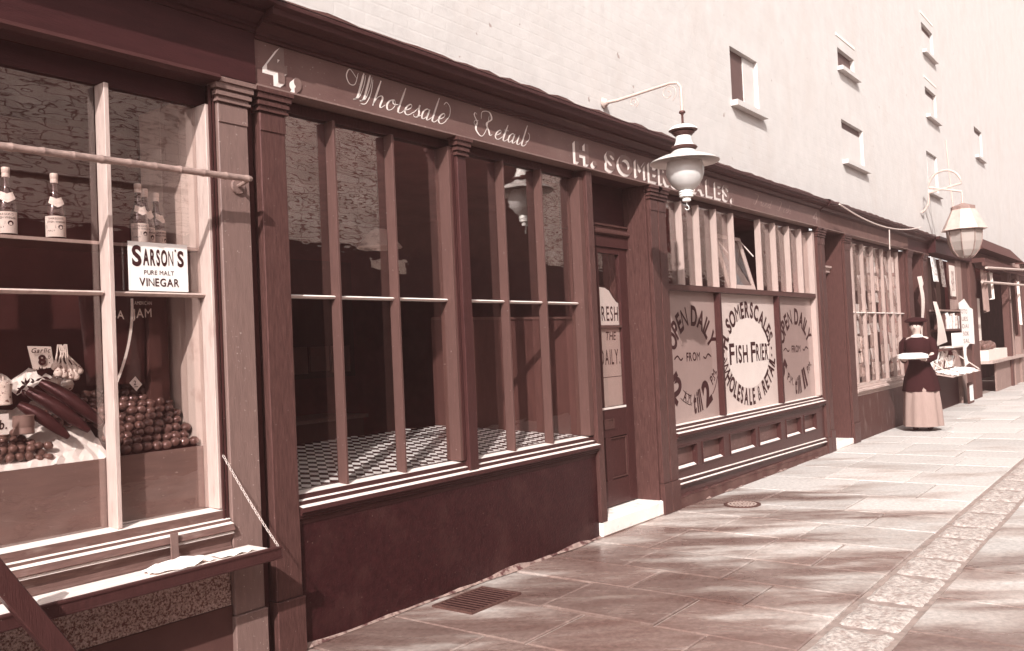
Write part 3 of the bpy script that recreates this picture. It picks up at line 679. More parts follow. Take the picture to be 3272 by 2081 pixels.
# garlic
gs = thing('garlic_price_ticket', 'small paper ticket reading Garlic 8d stuck above the white paper', 'price ticket', (1.835, .34, 1.50))
MB().add([(1.782, .34, 1.612), (1.775+.112, .345, 1.607), (1.895, .335, 1.515), (1.80, .33, 1.502)], [(0, 3, 2, 1)]).build('card', M_paper2, gs)
mb = MB(); text(mb, 'Garlic', 1.792, 1.581, .021, .3285, .082, .02, shear=.2); text(mb, '8', 1.822, 1.527, .044, .3285, .034, .04); text(mb, 'D', 1.866, 1.553, .014, .3285); mb.box(1.868, 1.873, .328, .3285, 1.532, 1.537); mb.build('lettering', M_ink, gs)
gb = thing('garlic_bunch', 'bunch of garlic bulbs with dried stalks behind the price ticket', 'garlic', (1.95, .3, 1.48))
for k in range(9):
    x, z = 1.885+.026*(k % 5)+random.uniform(-.004, .004), 1.515-.03*(k//5)-.006*(k % 5); y = .30-.02*(k//5)
    b_ = MB().lathe([(.004, -.018), (.016, -.012), (.021, 0), (.017, .012), (.008, .022), (.004, .03)], (x, y, z), 10).build('bulb', M_garlic, gb, smooth=True)
    MB().tube([(x, y, z+.026), (x*.5+.96, y+.02, z+.07), (1.925+(k-4)*.004, y+.03, 1.615)], [.004, .003, .002], 5).build('stalk', M_paper2, b_)
for k, (x, y, z, r, lb) in enumerate(((1.56, .34, 1.36, .034, 'leftmost pale turnip behind the small fruit'), (1.62, .40, 1.40, .036, 'pale turnip just left of the paper mound'), (1.72, .44, 1.44, .034, 'pale turnip half under the Garlic ticket'), (1.50, .40, 1.39, .035, 'pale turnip cut by the left edge of the photo'), (1.92, .40, 1.44, .03, 'pale turnip beneath the garlic bulbs'), (1.98, .40, 1.43, .03, 'pale turnip nearest the window bar, under the garlic'))):
    o = MB().lathe([(.12*r, -r), (.7*r, -.75*r), (r, 0), (.75*r, .7*r), (.2*r, .85*r), (.1*r, 1.3*r)], (x, y, z), 14).build('turnip', M_garlic, None, smooth=True, loc=(x, y, z)); tag(o, lb, 'turnip', 'pale turnips in the window')
# pot, leaves, tickets
pt = MB().lathe([(.038, 0), (.042, .004), (.040, .03), (.043, .034), (.041, .07), (.044, .078), (.036, .08)], (1.705, .22, 1.235), 18).build('earthen_pot', M_pot, None, smooth=True, loc=(1.705, .22, 1.235)); tag(pt, 'squat pale earthen pot in front of the dark marrows', 'pot')
pt = MB().lathe([(.02, 0), (.03, .004), (.028, .05), (.033, .09), (.02, .1)], (1.665, .30, 1.36), 14).build('cauliflower_head', M_garlic, None, smooth=True, loc=(1.665, .3, 1.36)); tag(pt, 'pale leafy vegetable head at the left behind the white paper', 'vegetable')
lf = MB()
for cx_, cz_, s_ in ((1.80, 1.475, 1), (1.735, 1.44, .8), (1.77, 1.455, .7), (1.715, 1.425, .7)):
    for k in range(6):
        a = random.uniform(0, 6.28); L_ = .04*s_*random.uniform(.7, 1.3); dx, dz = math.cos(a)*L_, math.sin(a)*L_; w = .007
        lf.add([(cx_, .25, cz_), (cx_+dx*.5-dz*.18, .245, cz_+dz*.5+dx*.18), (cx_+dx, .24, cz_+dz), (cx_+dx*.5+dz*.18, .248, cz_+dz*.5-dx*.18)], [(0, 1, 2, 3)])
o = lf.build('herb_sprigs', M_leaf, None); tag(o, 'dark leafy herb sprigs lying on the white paper above the marrows', 'herbs'); 
tk = thing('diamond_price_ticket', 'small diamond price ticket marked 2 standing in the tomatoes', 'price ticket', (2.195, .20, 1.33))
MB().add([(2.195, .19, 1.455), (2.165, .19, 1.425), (2.198, .19, 1.385), (2.228, .19, 1.415)], [(0, 1, 2, 3)]).build('card', M_paper, tk)
MB().tube([(2.197, .193, 1.386), (2.2, .20, 1.32)], .0015, 5).build('pin', M_metald, tk)
mb = MB(); text(mb, '2', 2.186, 1.414, .022, .1885, None, .02); mb.box(2.188, 2.206, .188, .1885, 1.404, 1.407); mb.build('lettering', M_ink, tk)
tk = thing('corner_price_ticket', 'white price card cut by the left edge, above the small fruit', 'price ticket', (1.58, .2, 1.25))
B(1.50, 1.622, .16, .162, 1.245, 1.330, 'card', M_paper, tk)
mb = MB(); text(mb, '4 lb.', 1.535, 1.268, .04, .1585, .078, .02, shear=.1); mb.build('lettering', M_ink, tk)
# hanging enamel sign with its curling edge
js = thing('jam_showcard', 'dark curved jam showcard with white lettering hanging below the window bar', 'showcard', (2.2, .3, 1.6))
def jf(u, v):
    th = -1.1+u*1.9; return (2.215+.20*math.sin(th)*(1-.15*v), .43-.10*math.cos(th), 1.84-.42*v)
sheet(jf, 14, 6, 'card', mat('showcard_dark', (96, 52, 50), .3, .2, 8, coat=.5), js, smooth=True)
pts = [(2.215-.20*0+.055-.10*((k/10)**2), .325-.02*k/10, 1.83-.40*k/10) for k in range(11)]
mb = MB()
vs = [(p[0]+dx, p[1], p[2]) for p in pts for dx in (-.010, .004)]
mb.add(vs, [(2*i, 2*i+1, 2*i+3, 2*i+2) for i in range(10)]); mb.build('white_edge', M_paper, js)
mb = MB(); text(mb, 'ICA', 2.135, 1.742, .04, .315, .085, .015, shear=0, rise=-.15); text(mb, 'JAM', 2.262, 1.735, .045, .318, .10, .015, rise=.05); text(mb, 'AMERICAN', 2.275, 1.80, .018, .318, .09, .0); mb.build('lettering', M_paper2, js)
# hinged outside flap with chain
fl = thing('hinged_stall_flap', 'hinged wooden flap board held level by a chain below the greengrocer window', 'flap', (2.0, -.15, .6))
B(.9, 2.60, -.245, -.065, .600, .615, 'board', M_ledge, fl, bevel=.002)
fb = B(.9, 2.64, -.270, -.2455, .562, .622, 'front_rail', M_dark, fl, bevel=.003)
B(.9, 2.64, -.274, -.2705, .612, .618, 'bead', M_corn, fb); B(.9, 2.64, -.274, -.2705, .566, .572, 'bead', M_corn, fb)
st = B(2.19, 2.225, -.075, -.066, .616, .745, 'hinge_strap', M_pilL, fl)
o = sheet(lambda u, v: (2.02+u*.30, -.12-v*.10+.01*math.sin(9*u), .618+.018*abs(nzf(u*.9, v*.5))+.02*math.sin(u*3.1)*(1-v)), 10, 5, 'paper_bags', M_paper); tag(o, 'flattened white paper bags lying on the hinged flap by its strap', 'paper bags')
o = sheet(lambda u, v: (2.34+u*.19, -.13-v*.09, .618+.012*abs(nzf(u*.7, v*.8))), 8, 4, 'wrapping_paper', M_paper); tag(o, 'sheet of white wrapping paper at the chain end of the flap', 'paper')
ch = thing('flap_chain', 'thin pale chain running down from the window frame to the flap corner', 'chain', (2.5, -.01, 1.05))
P0, P1 = Vector((2.512, -.014, 1.055)), Vector((2.625, -.262, .622)); N = 30; d = (P1-P0).normalized()
lk = None
for i in range(N):
    c = P0.lerp(P1, (i+.5)/N)+Vector((0, 0, -.012*math.sin(math.pi*(i+.5)/N)))
    side = Vector((1, 0, 0)).cross(d).normalized() if i % 2 else Vector((1, 0, 0)); side = (side-d*side.dot(d)).normalized()
    pts = [c+d*(.0115*math.cos(a))+side*(.0055*math.sin(a)) for a in [2*math.pi*k/10 for k in range(10)]]
    MB().tube(pts, .0014, 5, True).build('link', M_chain, ch, smooth=True)
bm_ = thing('prop_timber', 'dark diagonal timber prop crossing the bottom left corner below the flap', 'timber', (1.55, -.33, .4))
p, q = Vector((1.26, -.36, .93)), Vector((1.78, -.36, .12)); dd = (q-p)
Mx = Matrix.Translation((p+q)/2) @ dd.to_track_quat('Z', 'Y').to_matrix().to_4x4()
MB().obox(Mx, .05, .075, dd.length).build('beam', M_dark, bm_, bevel=.004)
cr = thing('pale_box_on_ground', 'corner of a pale wooden box showing in the bottom left corner', 'box', (1.2, -.4, 0))
B(.85, 1.385, -.62, -.385, .0, .50, 'box_body', M_paleh, cr, bevel=.004)
B(.84, 1.395, -.63, -.375, .501, .515, 'lid', M_paleh, cr)

# ================================================================== FISH SHOP
F = thing('fish_shopfront', 'long dark fish frier shopfront number 4 with script and block lettering on its fascia', 'shopfront', (7, 0, 0))
fa = B(2.757, 11.46, -.04, .12, 2.905, 3.135, 'fascia', M_fascia, F)
MB().prism([(-.040, 2.904), (-.058, 2.902), (-.060, 2.892), (-.045, 2.888), (.05, 2.888), (.05, 2.904)], 2.757, 11.46).build('fascia_moulding', M_pilL, fa)
cornice(2.757, 7.36, 3.136, F, .98); cornice(7.362, 11.46, 3.112, F, .72)
B(2.757, 11.46, -.038, .12, 3.1355, 3.25, 'cornice_backing', M_corn, F) if False else None
B(2.955, 5.80, .06, .12, 2.83, 2.887, 'window_head', M_dark, F); B(7.20, 11.30, .06, .12, 2.83, 2.887, 'window_head', M_dark, F)
# lettering on the fascia
def block(s, x0, z0, h, width, y0):
    lay, w = layout(s, h, .66, h*.16, .045); q = width/w
    for (vs, fs, gw), x, k, kx in lay:
        side = MB()
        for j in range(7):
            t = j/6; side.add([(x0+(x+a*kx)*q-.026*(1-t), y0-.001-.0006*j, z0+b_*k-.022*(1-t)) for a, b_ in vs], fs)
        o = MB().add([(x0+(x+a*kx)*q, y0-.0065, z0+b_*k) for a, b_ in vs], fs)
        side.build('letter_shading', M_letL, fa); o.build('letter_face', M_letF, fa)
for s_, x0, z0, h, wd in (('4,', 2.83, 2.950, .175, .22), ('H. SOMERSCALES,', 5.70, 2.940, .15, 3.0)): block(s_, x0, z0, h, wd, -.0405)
mb = MB(); Y = -.0425
# W h o l e s a l e
x0, z0, xh = 3.42, 2.950, .070
ribbon(mb, [(.9, 1.9), (.2, 2.5), (-.2, 1.9), (.1, 1.3), (.7, 1.4), (1.1, 2.4)], Y, .003, .006, x0-.03, z0, xh)
for dx in (.55, 1.25): ribbon(mb, [(dx+.75, 2.5), (dx+.35, 1.4), (dx-.1, .35), (dx-.55, .1)], Y, .002, .012, x0, z0, xh)
for dx in (.35, 1.05): ribbon(mb, [(dx-.3, .15), (dx+.3, .4), (dx+.9, 1.5), (dx+1.15, 2.4)], Y, .003, .003, x0, z0, xh)
ribbon(mb, [(2.3, 2.2), (2.0, 1.), (1.4, .05), (.8, -.1)], Y, .003, .004, x0, z0, xh)
xe = script(mb, 'holesale', x0+.150, z0, xh, Y, 1.38)
ribbon(mb, [(0, .35), (.6, .9), (.75, 1.7), (.3, 2.1), (-.1, 1.8)], Y, .003, .004, xe, z0, xh)
mb.build('script_word', M_script, fa); mb = MB()
# & Retail
ribbon(mb, [(.9, 1.9), (.5, 2.1), (.25, 1.7), (.9, .7), (.6, .2), (.1, .5), (.5, 1.), (1.2, 1.)], Y, .002, .007, 4.485, 2.99, .045)
ribbon(mb, [(-.4, 1.1), (-.7, .3), (.2, -.3), (1.1, .6), (1.7, 2.2)], Y, .003, .014, 4.55, 2.955, .062)
ribbon(mb, [(.3, 1.6), (.5, 2.4), (1.7, 2.6), (2.1, 1.9), (1.2, 1.25), (1.5, .5), (1.7, .05), (2.1, .2)], Y, .003, .013, 4.55, 2.955, .062)
xe = script(mb, 'etail', 4.70, 2.945, .068, Y, 1.5)
ribbon(mb, [(0, .35), (.7, .8), (.9, 1.4), (.6, 1.7)], Y, .003, .004, xe, 2.952, .058)
mb.build('script_word', M_script, fa)
mb = MB(); ribbon(mb, [(.3, 2.4), (1.4, 2.2), (.9, 1.), (.3, 0), (-.3, .3)], Y, .003, .014, 9.25, 2.97, .05, 0, 2.); script(mb, 'ried', 9.4, 2.97, .045, Y, 2.6, .003, .010)
ribbon(mb, [(.3, 2.4), (1.4, 2.2), (.9, 1.), (.3, 0), (-.3, .3)], Y, .003, .014, 9.95, 2.965, .05, 0, 2.); script(mb, 'ish', 10.12, 2.965, .045, Y, 2.6, .003, .010)
mb.build('faded_script_lettering', M_faint, fa)
mb = MB(); text(mb, '4', 11.16, 2.935, .16, Y, .2, .0); mb.build('faded_numeral', M_faint, fa)
# pilasters
pilaster(2.785, 2.945, F, M_pil); pilaster(6.895, 7.030, F, M_pil, plinth=.27, depth=.14); pilaster(7.045, 7.185, F, M_pil, plinth=.27)
pilaster(11.315, 11.44, F, M_pil, plinth=.2); 
# ---- big plain window of six panes
mp = B(4.315, 4.405, -.03, .12, .735, 2.775, 'window_post', M_dark, F, bevel=.004); capital(4.315, 4.405, 2.775, -.034, mp, M_pil)
B(4.262, 4.314, .0, .12, .803, 2.83, 'window_frame', M_bar, F, bevel=.002)
mb = MB().box(4.285, 4.290, -.008, -.0005, .81, 2.82); mb.box(4.300, 4.306, -.008, -.0005, .81, 2.82); mb.build('frame_bead', M_dark, F)
B(5.80, 5.86, .0, .12, .803, 2.83, 'window_frame', M_bar, F, bevel=.002)
B(5.862, 5.95, -.03, .13, .12, 2.887, 'door_post', M_pil, F, bevel=.004)
for xx in (3.325, 3.785, 4.865, 5.325): B(xx-.009, xx+.009, .020, .094, .795, 2.83, 'glazing_bar', M_bar, F, bevel=.002)
edges = [(2.95, 3.316), (3.334, 3.776), (3.794, 4.262), (4.405, 4.856), (4.874, 5.316), (5.334, 5.80)]
for a, b_ in edges:
    MB().prism([(.094, 1.829), (.094, 1.849), (.062, 1.847), (.05, 1.839), (.062, 1.828)], a, b_).build('glazing_bar', M_ledge, F)
    pane(a, b_, 1.849, 2.83, .088, F, G_fish); pane(a, b_, .797, 1.828, .088, F, G_low)
MB().prism(SILL, 2.95, 5.87).build('window_sill', [M_darkh], F)
# upper faces of the sill in a lighter tone, sunlight put into the colour
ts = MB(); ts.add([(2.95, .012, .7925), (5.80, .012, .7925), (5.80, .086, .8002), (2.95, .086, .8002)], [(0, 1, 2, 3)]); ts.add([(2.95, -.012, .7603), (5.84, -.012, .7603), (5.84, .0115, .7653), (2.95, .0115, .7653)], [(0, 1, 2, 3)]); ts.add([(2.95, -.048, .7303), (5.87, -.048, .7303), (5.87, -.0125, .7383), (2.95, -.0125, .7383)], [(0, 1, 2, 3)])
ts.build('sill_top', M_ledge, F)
B(2.95, 5.862, .0, .12, .0, .639, 'stallriser', M_riser, F)
# tiled display slab
th_ = math.atan2(.79, .61); cu, su = math.cos(th_), math.sin(th_); Tt = .053; kz = .16
def slabz(y): return .797+kz*(y-.10)
tb = B(2.96, 5.84, .094, 1.02, .70, .775, 'display_bench', M_in, F)
slab = MB().add([(2.955, .096, slabz(.096)-.006), (5.85, .096, slabz(.096)-.006), (5.85, 1.0, slabz(1.0)-.006), (2.955, 1.0, slabz(1.0)-.006)], [(0, 1, 2, 3)]).build('display_slab', mat('tile_grout', (150, 112, 104), .8, .1), F)
cells = []
for i in range(-60, 140):
    for j in range(-60, 140):
        # cell centre in slab plane
        a, b_ = (i+.5)*Tt, (j+.5)*Tt; x = 3.+a*cu+b_*su; y = .1+a*su-b_*cu
        if 2.97 < x < 5.84 and .104 < y < .98: cells.append((math.hypot(x, y+3.7)+(.6 if x > 4.3 else 0), x, y, (i+j) % 2))
cells.sort()
def tilemb(mb, x, y):
    hs_ = Tt/2-.0012; pts = []
    for sa, sb in ((-1, -1), (1, -1), (1, 1), (-1, 1)):
        px = x+sa*hs_*cu+sb*hs_*su; py = y+sa*hs_*su-sb*hs_*cu
        py = max(.0965, min(.999, py)); px = max(2.956, min(5.849, px)); pts.append((px, py))
    top = [(px, py, slabz(py)) for px, py in pts]; bot = [(px, py, slabz(py)-.005) for px, py in pts]
    return mb.add(bot+top, [(4, 7, 6, 5), (0, 1, 5, 4), (1, 2, 6, 5), (2, 3, 7, 6), (3, 0, 4, 7)])
rest = MB()
for n_, (d_, x, y, cc) in enumerate(cells):
    if n_ < 290: tilemb(MB(), x, y).build('tile', M_tilew if cc else M_tiled, slab, loc=(x, y, slabz(y)))
    else: rest.cur = cc; tilemb(rest, x, y)
rest.build('further_tiles', [M_tiled, M_tilew], slab, kind='stuff')
# panelling behind the right-hand half and lobby partition
MB().add([(5.1, .98, .90), (5.84, .14, .79), (5.84, .14, 1.72), (5.1, .98, 1.76), (5.12, 1.0, .90), (5.86, .16, .79), (5.86, .16, 1.72), (5.12, 1.0, 1.76)], [(0, 1, 2, 3), (7, 6, 5, 4), (3, 2, 6, 7)]).build('lobby_partition', M_inb, F)
MB().add([(5.09, .97, 1.76), (5.83, .13, 1.72), (5.86, .16, 1.72), (5.12, 1.0, 1.76), (5.09, .97, 1.78), (5.83, .13, 1.74), (5.86, .16, 1.74), (5.12, 1.0, 1.78)], [(0, 1, 5, 4), (4, 5, 6, 7)]).build('partition_rail', M_bar, F)
B(3.0, 5.2, 1.9, 2.4, .0, .98, 'shop_counter', M_inb, F); B(2.98, 5.22, 1.86, 2.42, .981, 1.01, 'counter_top', M_pilL, F)
B(3.2, 4.6, 3.1, 3.39, .0, 1.5, 'frying_range', M_pilL, F); B(3.2, 4.6, 3.12, 3.39, 1.501, 1.54, 'range_hood_rail', M_bar, F)
B(4.9, 6.4, 3.30, 3.39, 1.3, 2.5, 'wall_boarding', M_inb, F)
for k in range(5): B(4.95+.28*k, 5.19+.28*k, 3.27, 3.299, 1.35+.02*(k % 2), 1.62, 'wall_plate', M_aged if 0 else M_pot, F)
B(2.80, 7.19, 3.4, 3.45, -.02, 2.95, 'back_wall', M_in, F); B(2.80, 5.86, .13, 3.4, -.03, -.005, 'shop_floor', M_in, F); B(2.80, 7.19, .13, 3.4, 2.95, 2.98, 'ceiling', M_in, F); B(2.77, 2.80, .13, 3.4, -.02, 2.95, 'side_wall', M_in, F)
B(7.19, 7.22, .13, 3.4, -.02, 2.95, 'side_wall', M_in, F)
cl = thing('ceiling_lamp', 'dim white conical lamp shade hanging inside the fish shop behind the second pane', 'lamp', (4.45, .85, 2.3))
MB().lathe([(.16, 2.27), (.163, 2.275), (.06, 2.40), (.03, 2.41)], (4.45, .85, 0), 24).build('shade', M_paper2, cl, smooth=True)
MB().tube([(4.45, .85, 2.40), (4.45, .85, 2.94)], .006, 6).build('rod', M_bar, cl)
# ---- doorway
B(6.86, 6.893, .0, .40, .13, 2.887, 'door_reveal', M_pil, F, bevel=.003)
B(5.951, 6.86, -.04, .45, 2.889, 2.90, 'door_soffit', M_fasA, F)
B(5.951, 6.86, .22, .30, 2.47, 2.888, 'door_head_board', M_fasA, F)
MB().prism([(.22, 2.545), (.18, 2.54), (.18, 2.525), (.195, 2.52), (.195, 2.50), (.165, 2.47), (.165, 2.458), (.19, 2.445), (.22, 2.44)], 5.951, 6.859).build('door_transom', M_pil, F)
MB().box(5.951, 6.859, .190, .22, 2.345, 2.439).build('door_lintel', M_dark, F)
dr = thing_door = B(5.951, 6.859, .245, .25, .13, .14, 'door_threshold', M_dark, F)
door = MB()
D0, D1, DY = 5.96, 6.845, .205
for a in ((D0, 6.07, .14, 2.344), (6.715, D1, .14, 2.344)): door.box(a[0], a[1], DY, DY+.04, a[2], a[3])
door.box(6.07, 6.715, DY, DY+.04, 2.29, 2.344); door.box(6.07, 6.715, DY, DY+.04, .72, .955); door.box(6.07, 6.715, DY, DY+.04, .14, .355); door.box(6.36, 6.44, DY, DY+.04, .355, .72)
door = door.build('door', M_dark, F, bevel=.002)
for a, b_ in ((6.07, 6.36), (6.44, 6.715)):
    B(a, b_, DY+.02, DY+.035, .355, .72, 'panel', M_dark, door)
    mb = MB(); mb.box(a+.012, b_-.012, DY+.008, DY+.0198, .365, .375); mb.box(a+.012, b_-.012, DY+.008, DY+.0198, .70, .71); mb.box(a+.002, a+.011, DY+.008, DY+.0198, .365, .71); mb.box(b_-.011, b_-.002, DY+.008, DY+.0198, .365, .71); mb.build('panel_bead', M_pil, door)
B(6.33, 6.365, DY+.0, DY+.05, .956, 2.289, 'glazing_bar', M_dark, door)
B(6.07, 6.329, DY+.0, DY+.03, 1.652, 1.672, 'glazing_bar', M_bar, door); B(6.366, 6.715, DY+.0, DY+.03, 1.652, 1.672, 'glazing_bar', M_bar, door)
for a, b_ in ((6.07, 6.329), (6.366, 6.714)):
    for c, d_ in ((.956, 1.651), (1.673, 2.289)): B(a, b_, DY+.022, DY+.025, c, d_, 'pane', G_pane, door)
mb = MB(); mb.box(6.33, 6.50, DY-.008, DY-.0005, .79, .80); mb.box(6.33, 6.50, DY-.008, DY-.0005, .865, .875); mb.box(6.33, 6.345, DY-.008, DY-.0005, .80, .865); mb.box(6.485, 6.50, DY-.008, DY-.0005, .80, .865); mb.box(6.345, 6.485, DY-.003, DY-.0005, .80, .865); mb.build('letter_plate', M_pil, door)
B(6.07, 6.714, DY-.004, DY-.0005, .957, .975, 'glazing_ledge', M_ledge, door)
# painted notices behind the door glass
zc = [(6.075, 1.674), (6.714, 1.674), (6.714, 1.865), (6.68, 1.875), (6.62, 1.92), (6.57, 1.97), (6.50, 1.995), (6.40, 2.0), (6.28, 1.995), (6.2, 1.97), (6.14, 1.92), (6.09, 1.88), (6.075, 1.865)]
up = MB().add([(x, DY+.028, z) for x, z in zc]+[(x, DY+.031, z) for x, z in zc], [tuple(range(len(zc)))]).build('door_notice', M_paper, door)
mb = MB(); text(mb, 'FRIED', 6.08, 1.715, .125, DY+.0205, .02, .0) if False else None; text(mb, 'FRESH', 6.365, 1.712, .13, DY+.0270, .335, .012, wscale=.5)
mb.tube([(x, DY+.027, z+.008) for x, z in zc[2:]], .005, 4); mb.build('lettering', M_inkS, up)
lo = B(6.075, 6.714, DY+.028, DY+.031, .976, 1.650, 'door_notice', M_coatc, door)
mb = MB(); text(mb, 'THE', 6.47, 1.545, .075, DY+.0270, .17, .012, shear=.15); text(mb, 'DAILY.', 6.375, 1.335, .135, DY+.0270, .325, .012, wscale=.5); mb.box(6.08, 6.71, DY+.0265, DY+.027, 1.225, 1.230); mb.build('lettering', M_inkS, lo)
B(5.872, 6.892, -.025, .30, .0, .129, 'doorstep', M_stoneW, F, bevel=.012)
B(5.95, 6.86, .301, 1.2, .0, .12, 'lobby_floor', M_in, F)
# ---- frier window
sl_ = [(y, z-.055+.0) for y, z in SILL]
MB().prism(sl_, 7.19, 11.30).build('window_sill', M_riserF, F)
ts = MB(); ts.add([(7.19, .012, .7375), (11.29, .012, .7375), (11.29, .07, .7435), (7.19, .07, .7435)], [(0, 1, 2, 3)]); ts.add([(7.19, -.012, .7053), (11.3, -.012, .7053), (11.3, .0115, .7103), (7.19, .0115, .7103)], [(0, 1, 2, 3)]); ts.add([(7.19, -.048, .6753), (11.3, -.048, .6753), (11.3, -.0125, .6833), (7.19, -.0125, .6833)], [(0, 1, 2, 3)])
ts.build('sill_top', M_ledge, F)  # sunlit look of the tops comes from this paler colour
B(7.19, 11.30, .0, .10, .54, .584, 'stallriser_rail', M_riserF, F)
PN = [(7.235, 7.63), (7.765, 8.23), (8.405, 9.05), (9.165, 9.79), (9.975, 10.45), (10.575, 11.0)]
prev = 7.19
for a, b_ in PN+[(11.30, 11.30)]:
    B(prev, a, .0, .10, .345, .5395, 'stallriser_stile', M_riserF, F); prev = b_
for a, b_ in PN:
    pn = B(a, b_, .045, .10, .345, .5395, 'recessed_panel', mat('worn_panel', (128, 82, 80), .4, .2, 14, fleck=.3), F)
    mb = MB(); mb.add([(a, .002, .345), (b_, .002, .345), (b_, .044, .375), (a, .044, .375)], [(0, 1, 2, 3)]); mb.add([(a, .0, .5395), (a, .044, .5235), (b_, .044, .5235), (b_, .0, .5395)], [(0, 1, 2, 3)])
    mb.build('panel_sloping_sill', M_riserF, pn)
    mb = MB(); mb.box(a-.012, b_+.012, -.008, -.0005, .335, .3445); mb.box(a-.012, b_+.012, -.008, -.0005, .541, .551); mb.box(a-.012, a-.002, -.008, -.0005, .345, .540); mb.box(b_+.002, b_+.012, -.008, -.0005, .345, .540); mb.build('panel_moulding', M_riserF, pn)
    mb = MB(); mb.add([(a+.004, .004, .3475), (b_-.004, .004, .3475), (b_-.004, .030, .3665), (a+.004, .030, .3665)], [(0, 1, 2, 3)]); mb.build('sunlight_panel_ledge', M_ledge, pn)  # pale strip painting sunlight on the sloping ledge
B(7.19, 11.30, .0, .10, .10, .3445, 'stallriser_lower_rail', M_riserF, F)
mb = MB().prism([(.0, .262), (-.02, .256), (-.022, .240), (-.010, .234), (-.012, .222), (-.03, .214), (-.03, .20), (.0, .196)], 7.19, 11.30, dz=-.06); mb.build('base_moulding', M_riserF, F)
mb = MB(); mb.add([(7.19, -.022, .2573), (11.3, -.022, .1973), (11.3, .0, .2035), (7.19, .0, .2635)], [(0, 1, 2, 3)]); mb.add([(7.19, -.031, .2153), (11.3, -.031, .1553), (11.3, -.012, .1635), (7.19, -.012, .2235)], [(0, 1, 2, 3)]); mb.build('moulding_top', M_ledge, F)  # upper faces coloured lighter to carry painted sunlight
B(7.19, 11.30, -.025, .10, -.01, .099, 'skirting', mat('dirty_skirting', (132, 92, 84), .9, .3, 12, bump=.6, c2=(96, 58, 54), m2=(.45, .7), m2scale=6), F)
mb = MB(); n = 60; vs = []
for i in range(n+1):
    xx = 7.19+4.11*i/n; r = random.uniform(0, .02); vs += [(xx, -.028, .085+r-.04*i/n), (xx, .0, .105+r-.04*i/n), (xx, .0, .09)]
mb.add(vs, [(3*i, 3*i+1, 3*i+4, 3*i+3) for i in range(n)]); mb.build('skirting_top', M_riserF, F)
MB().prism([(.0, 2.035), (-.008, 2.03), (-.008, 1.985), (.0, 1.98), (.072, 1.98), (.072, 2.035)], 7.19, 11.22).build('window_transom', M_pil, F)
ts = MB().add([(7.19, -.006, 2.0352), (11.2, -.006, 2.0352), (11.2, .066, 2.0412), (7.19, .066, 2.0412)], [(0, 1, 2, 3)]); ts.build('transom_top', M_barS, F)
for xx in (8.32, 9.94): B(xx, xx+.045, .0, .075, .745, 1.979, 'window_mullion', M_dark, F, bevel=.002)
B(11.22, 11.30, .0, .12, .745, 2.83, 'window_frame', M_barS, F, bevel=.002)
B(7.187, 7.235, .0, .10, .745, 2.83, 'window_frame', M_bar, F)
ub = [7.56, 7.93, 8.33, 8.76, 9.50, 9.95, 10.40, 10.82]
for xx in ub: B(xx, xx+.022, .003, .072, 2.036, 2.83, 'glazing_bar', M_barS, F, bevel=.002)
lst = [7.235]+ub+[11.22]
for i in range(len(lst)-1):
    a = lst[i]+(.022 if i else 0); b_ = lst[i+1]
    if i == 4: continue
    pane(a, b_, 2.04, 2.83, .064, F, G_pane2)
# hopper sash tilted inwards
hp = MB(); 
def tilt(x, t, o=0.): return (x, .08+.15*t/.57+o, 2.045+t)
def bar3(mb, x0, x1, t0, t1, th=.028):
    a = [tilt(x0, t0), tilt(x1, t0), tilt(x1, t1), tilt(x0, t1)]; b_ = [(p[0], p[1]+th, p[2]) for p in a]
    mb.add(a+b_, [(0, 1, 2, 3), (7, 6, 5, 4), (0, 4, 5, 1), (1, 5, 6, 2), (2, 6, 7, 3), (3, 7, 4, 0)])
bar3(hp, 8.80, 8.84, 0, .60); bar3(hp, 9.45, 9.49, 0, .60); bar3(hp, 8.841, 9.449, 0, .045); bar3(hp, 8.841, 9.449, .56, .60)
hp = hp.build('hopper_sash', M_barS, F)
mb = MB(); a = [tilt(8.841, .046, .01), tilt(9.449, .046, .01), tilt(9.449, .559, .01), tilt(8.841, .559, .01)]; mb.add(a, [(0, 1, 2, 3)]); mb.build('pane', G_pane2, hp)
MB().tube([(9.48, .24, 2.61), (9.487, .09, 2.42)], .008, 6).build('stay', M_barS, hp); MB().tube([(8.81, .24, 2.61), (8.795, .09, 2.42)], .008, 6).build('stay', M_barS, hp)
# lettered panes
def disc(mb, cx_, cz_, rx_, rz_, y, n=48): mb.add([(cx_+rx_*math.cos(2*math.pi*k/n), y, cz_+rz_*math.sin(2*math.pi*k/n)) for k in range(n)], [tuple(range(n))])
yp = .062
p1 = B(7.235, 8.319, yp, yp+.008, .745, 1.979, 'lettered_pane', M_coatp, F)
mb = MB(); disc(mb, 7.785, 1.33, .43, .355, yp-.001); mb.build('disc', M_coatd, p1)
mb = MB(); arctext(mb, 'OPEN DAILY', 7.785, 1.33, .475, .425, .195, yp-.003, 163, 17, off=.026, wscale=.60)
text(mb, 'FROM', 7.785, 1.315, .085, yp-.003, .29, .02, align='c')
for sgn in (-1, 1): ribbon(mb, [(sgn*.22, 1.35), (sgn*.27, 1.33), (sgn*.33, 1.37), (sgn*.40, 1.34)], yp-.003, .010, .016, 7.785, 0)
arctext(mb, '12', 7.785, 1.30, .50, .36, .24, yp-.003, 201, 233, off=.03, wscale=.7); arctext(mb, 'A.M.', 7.785, 1.30, .44, .35, .10, yp-.003, 237, 261, off=.015)
arctext(mb, 'till', 7.785, 1.30, .44, .375, .21, yp-.003, 264, 288, off=.03, wscale=.62); arctext(mb, '2', 7.785, 1.30, .47, .36, .24, yp-.003, 291, 315, off=.04); arctext(mb, 'P.M.', 7.785, 1.30, .49, .31, .10, yp-.003, 319, 343, off=.015)
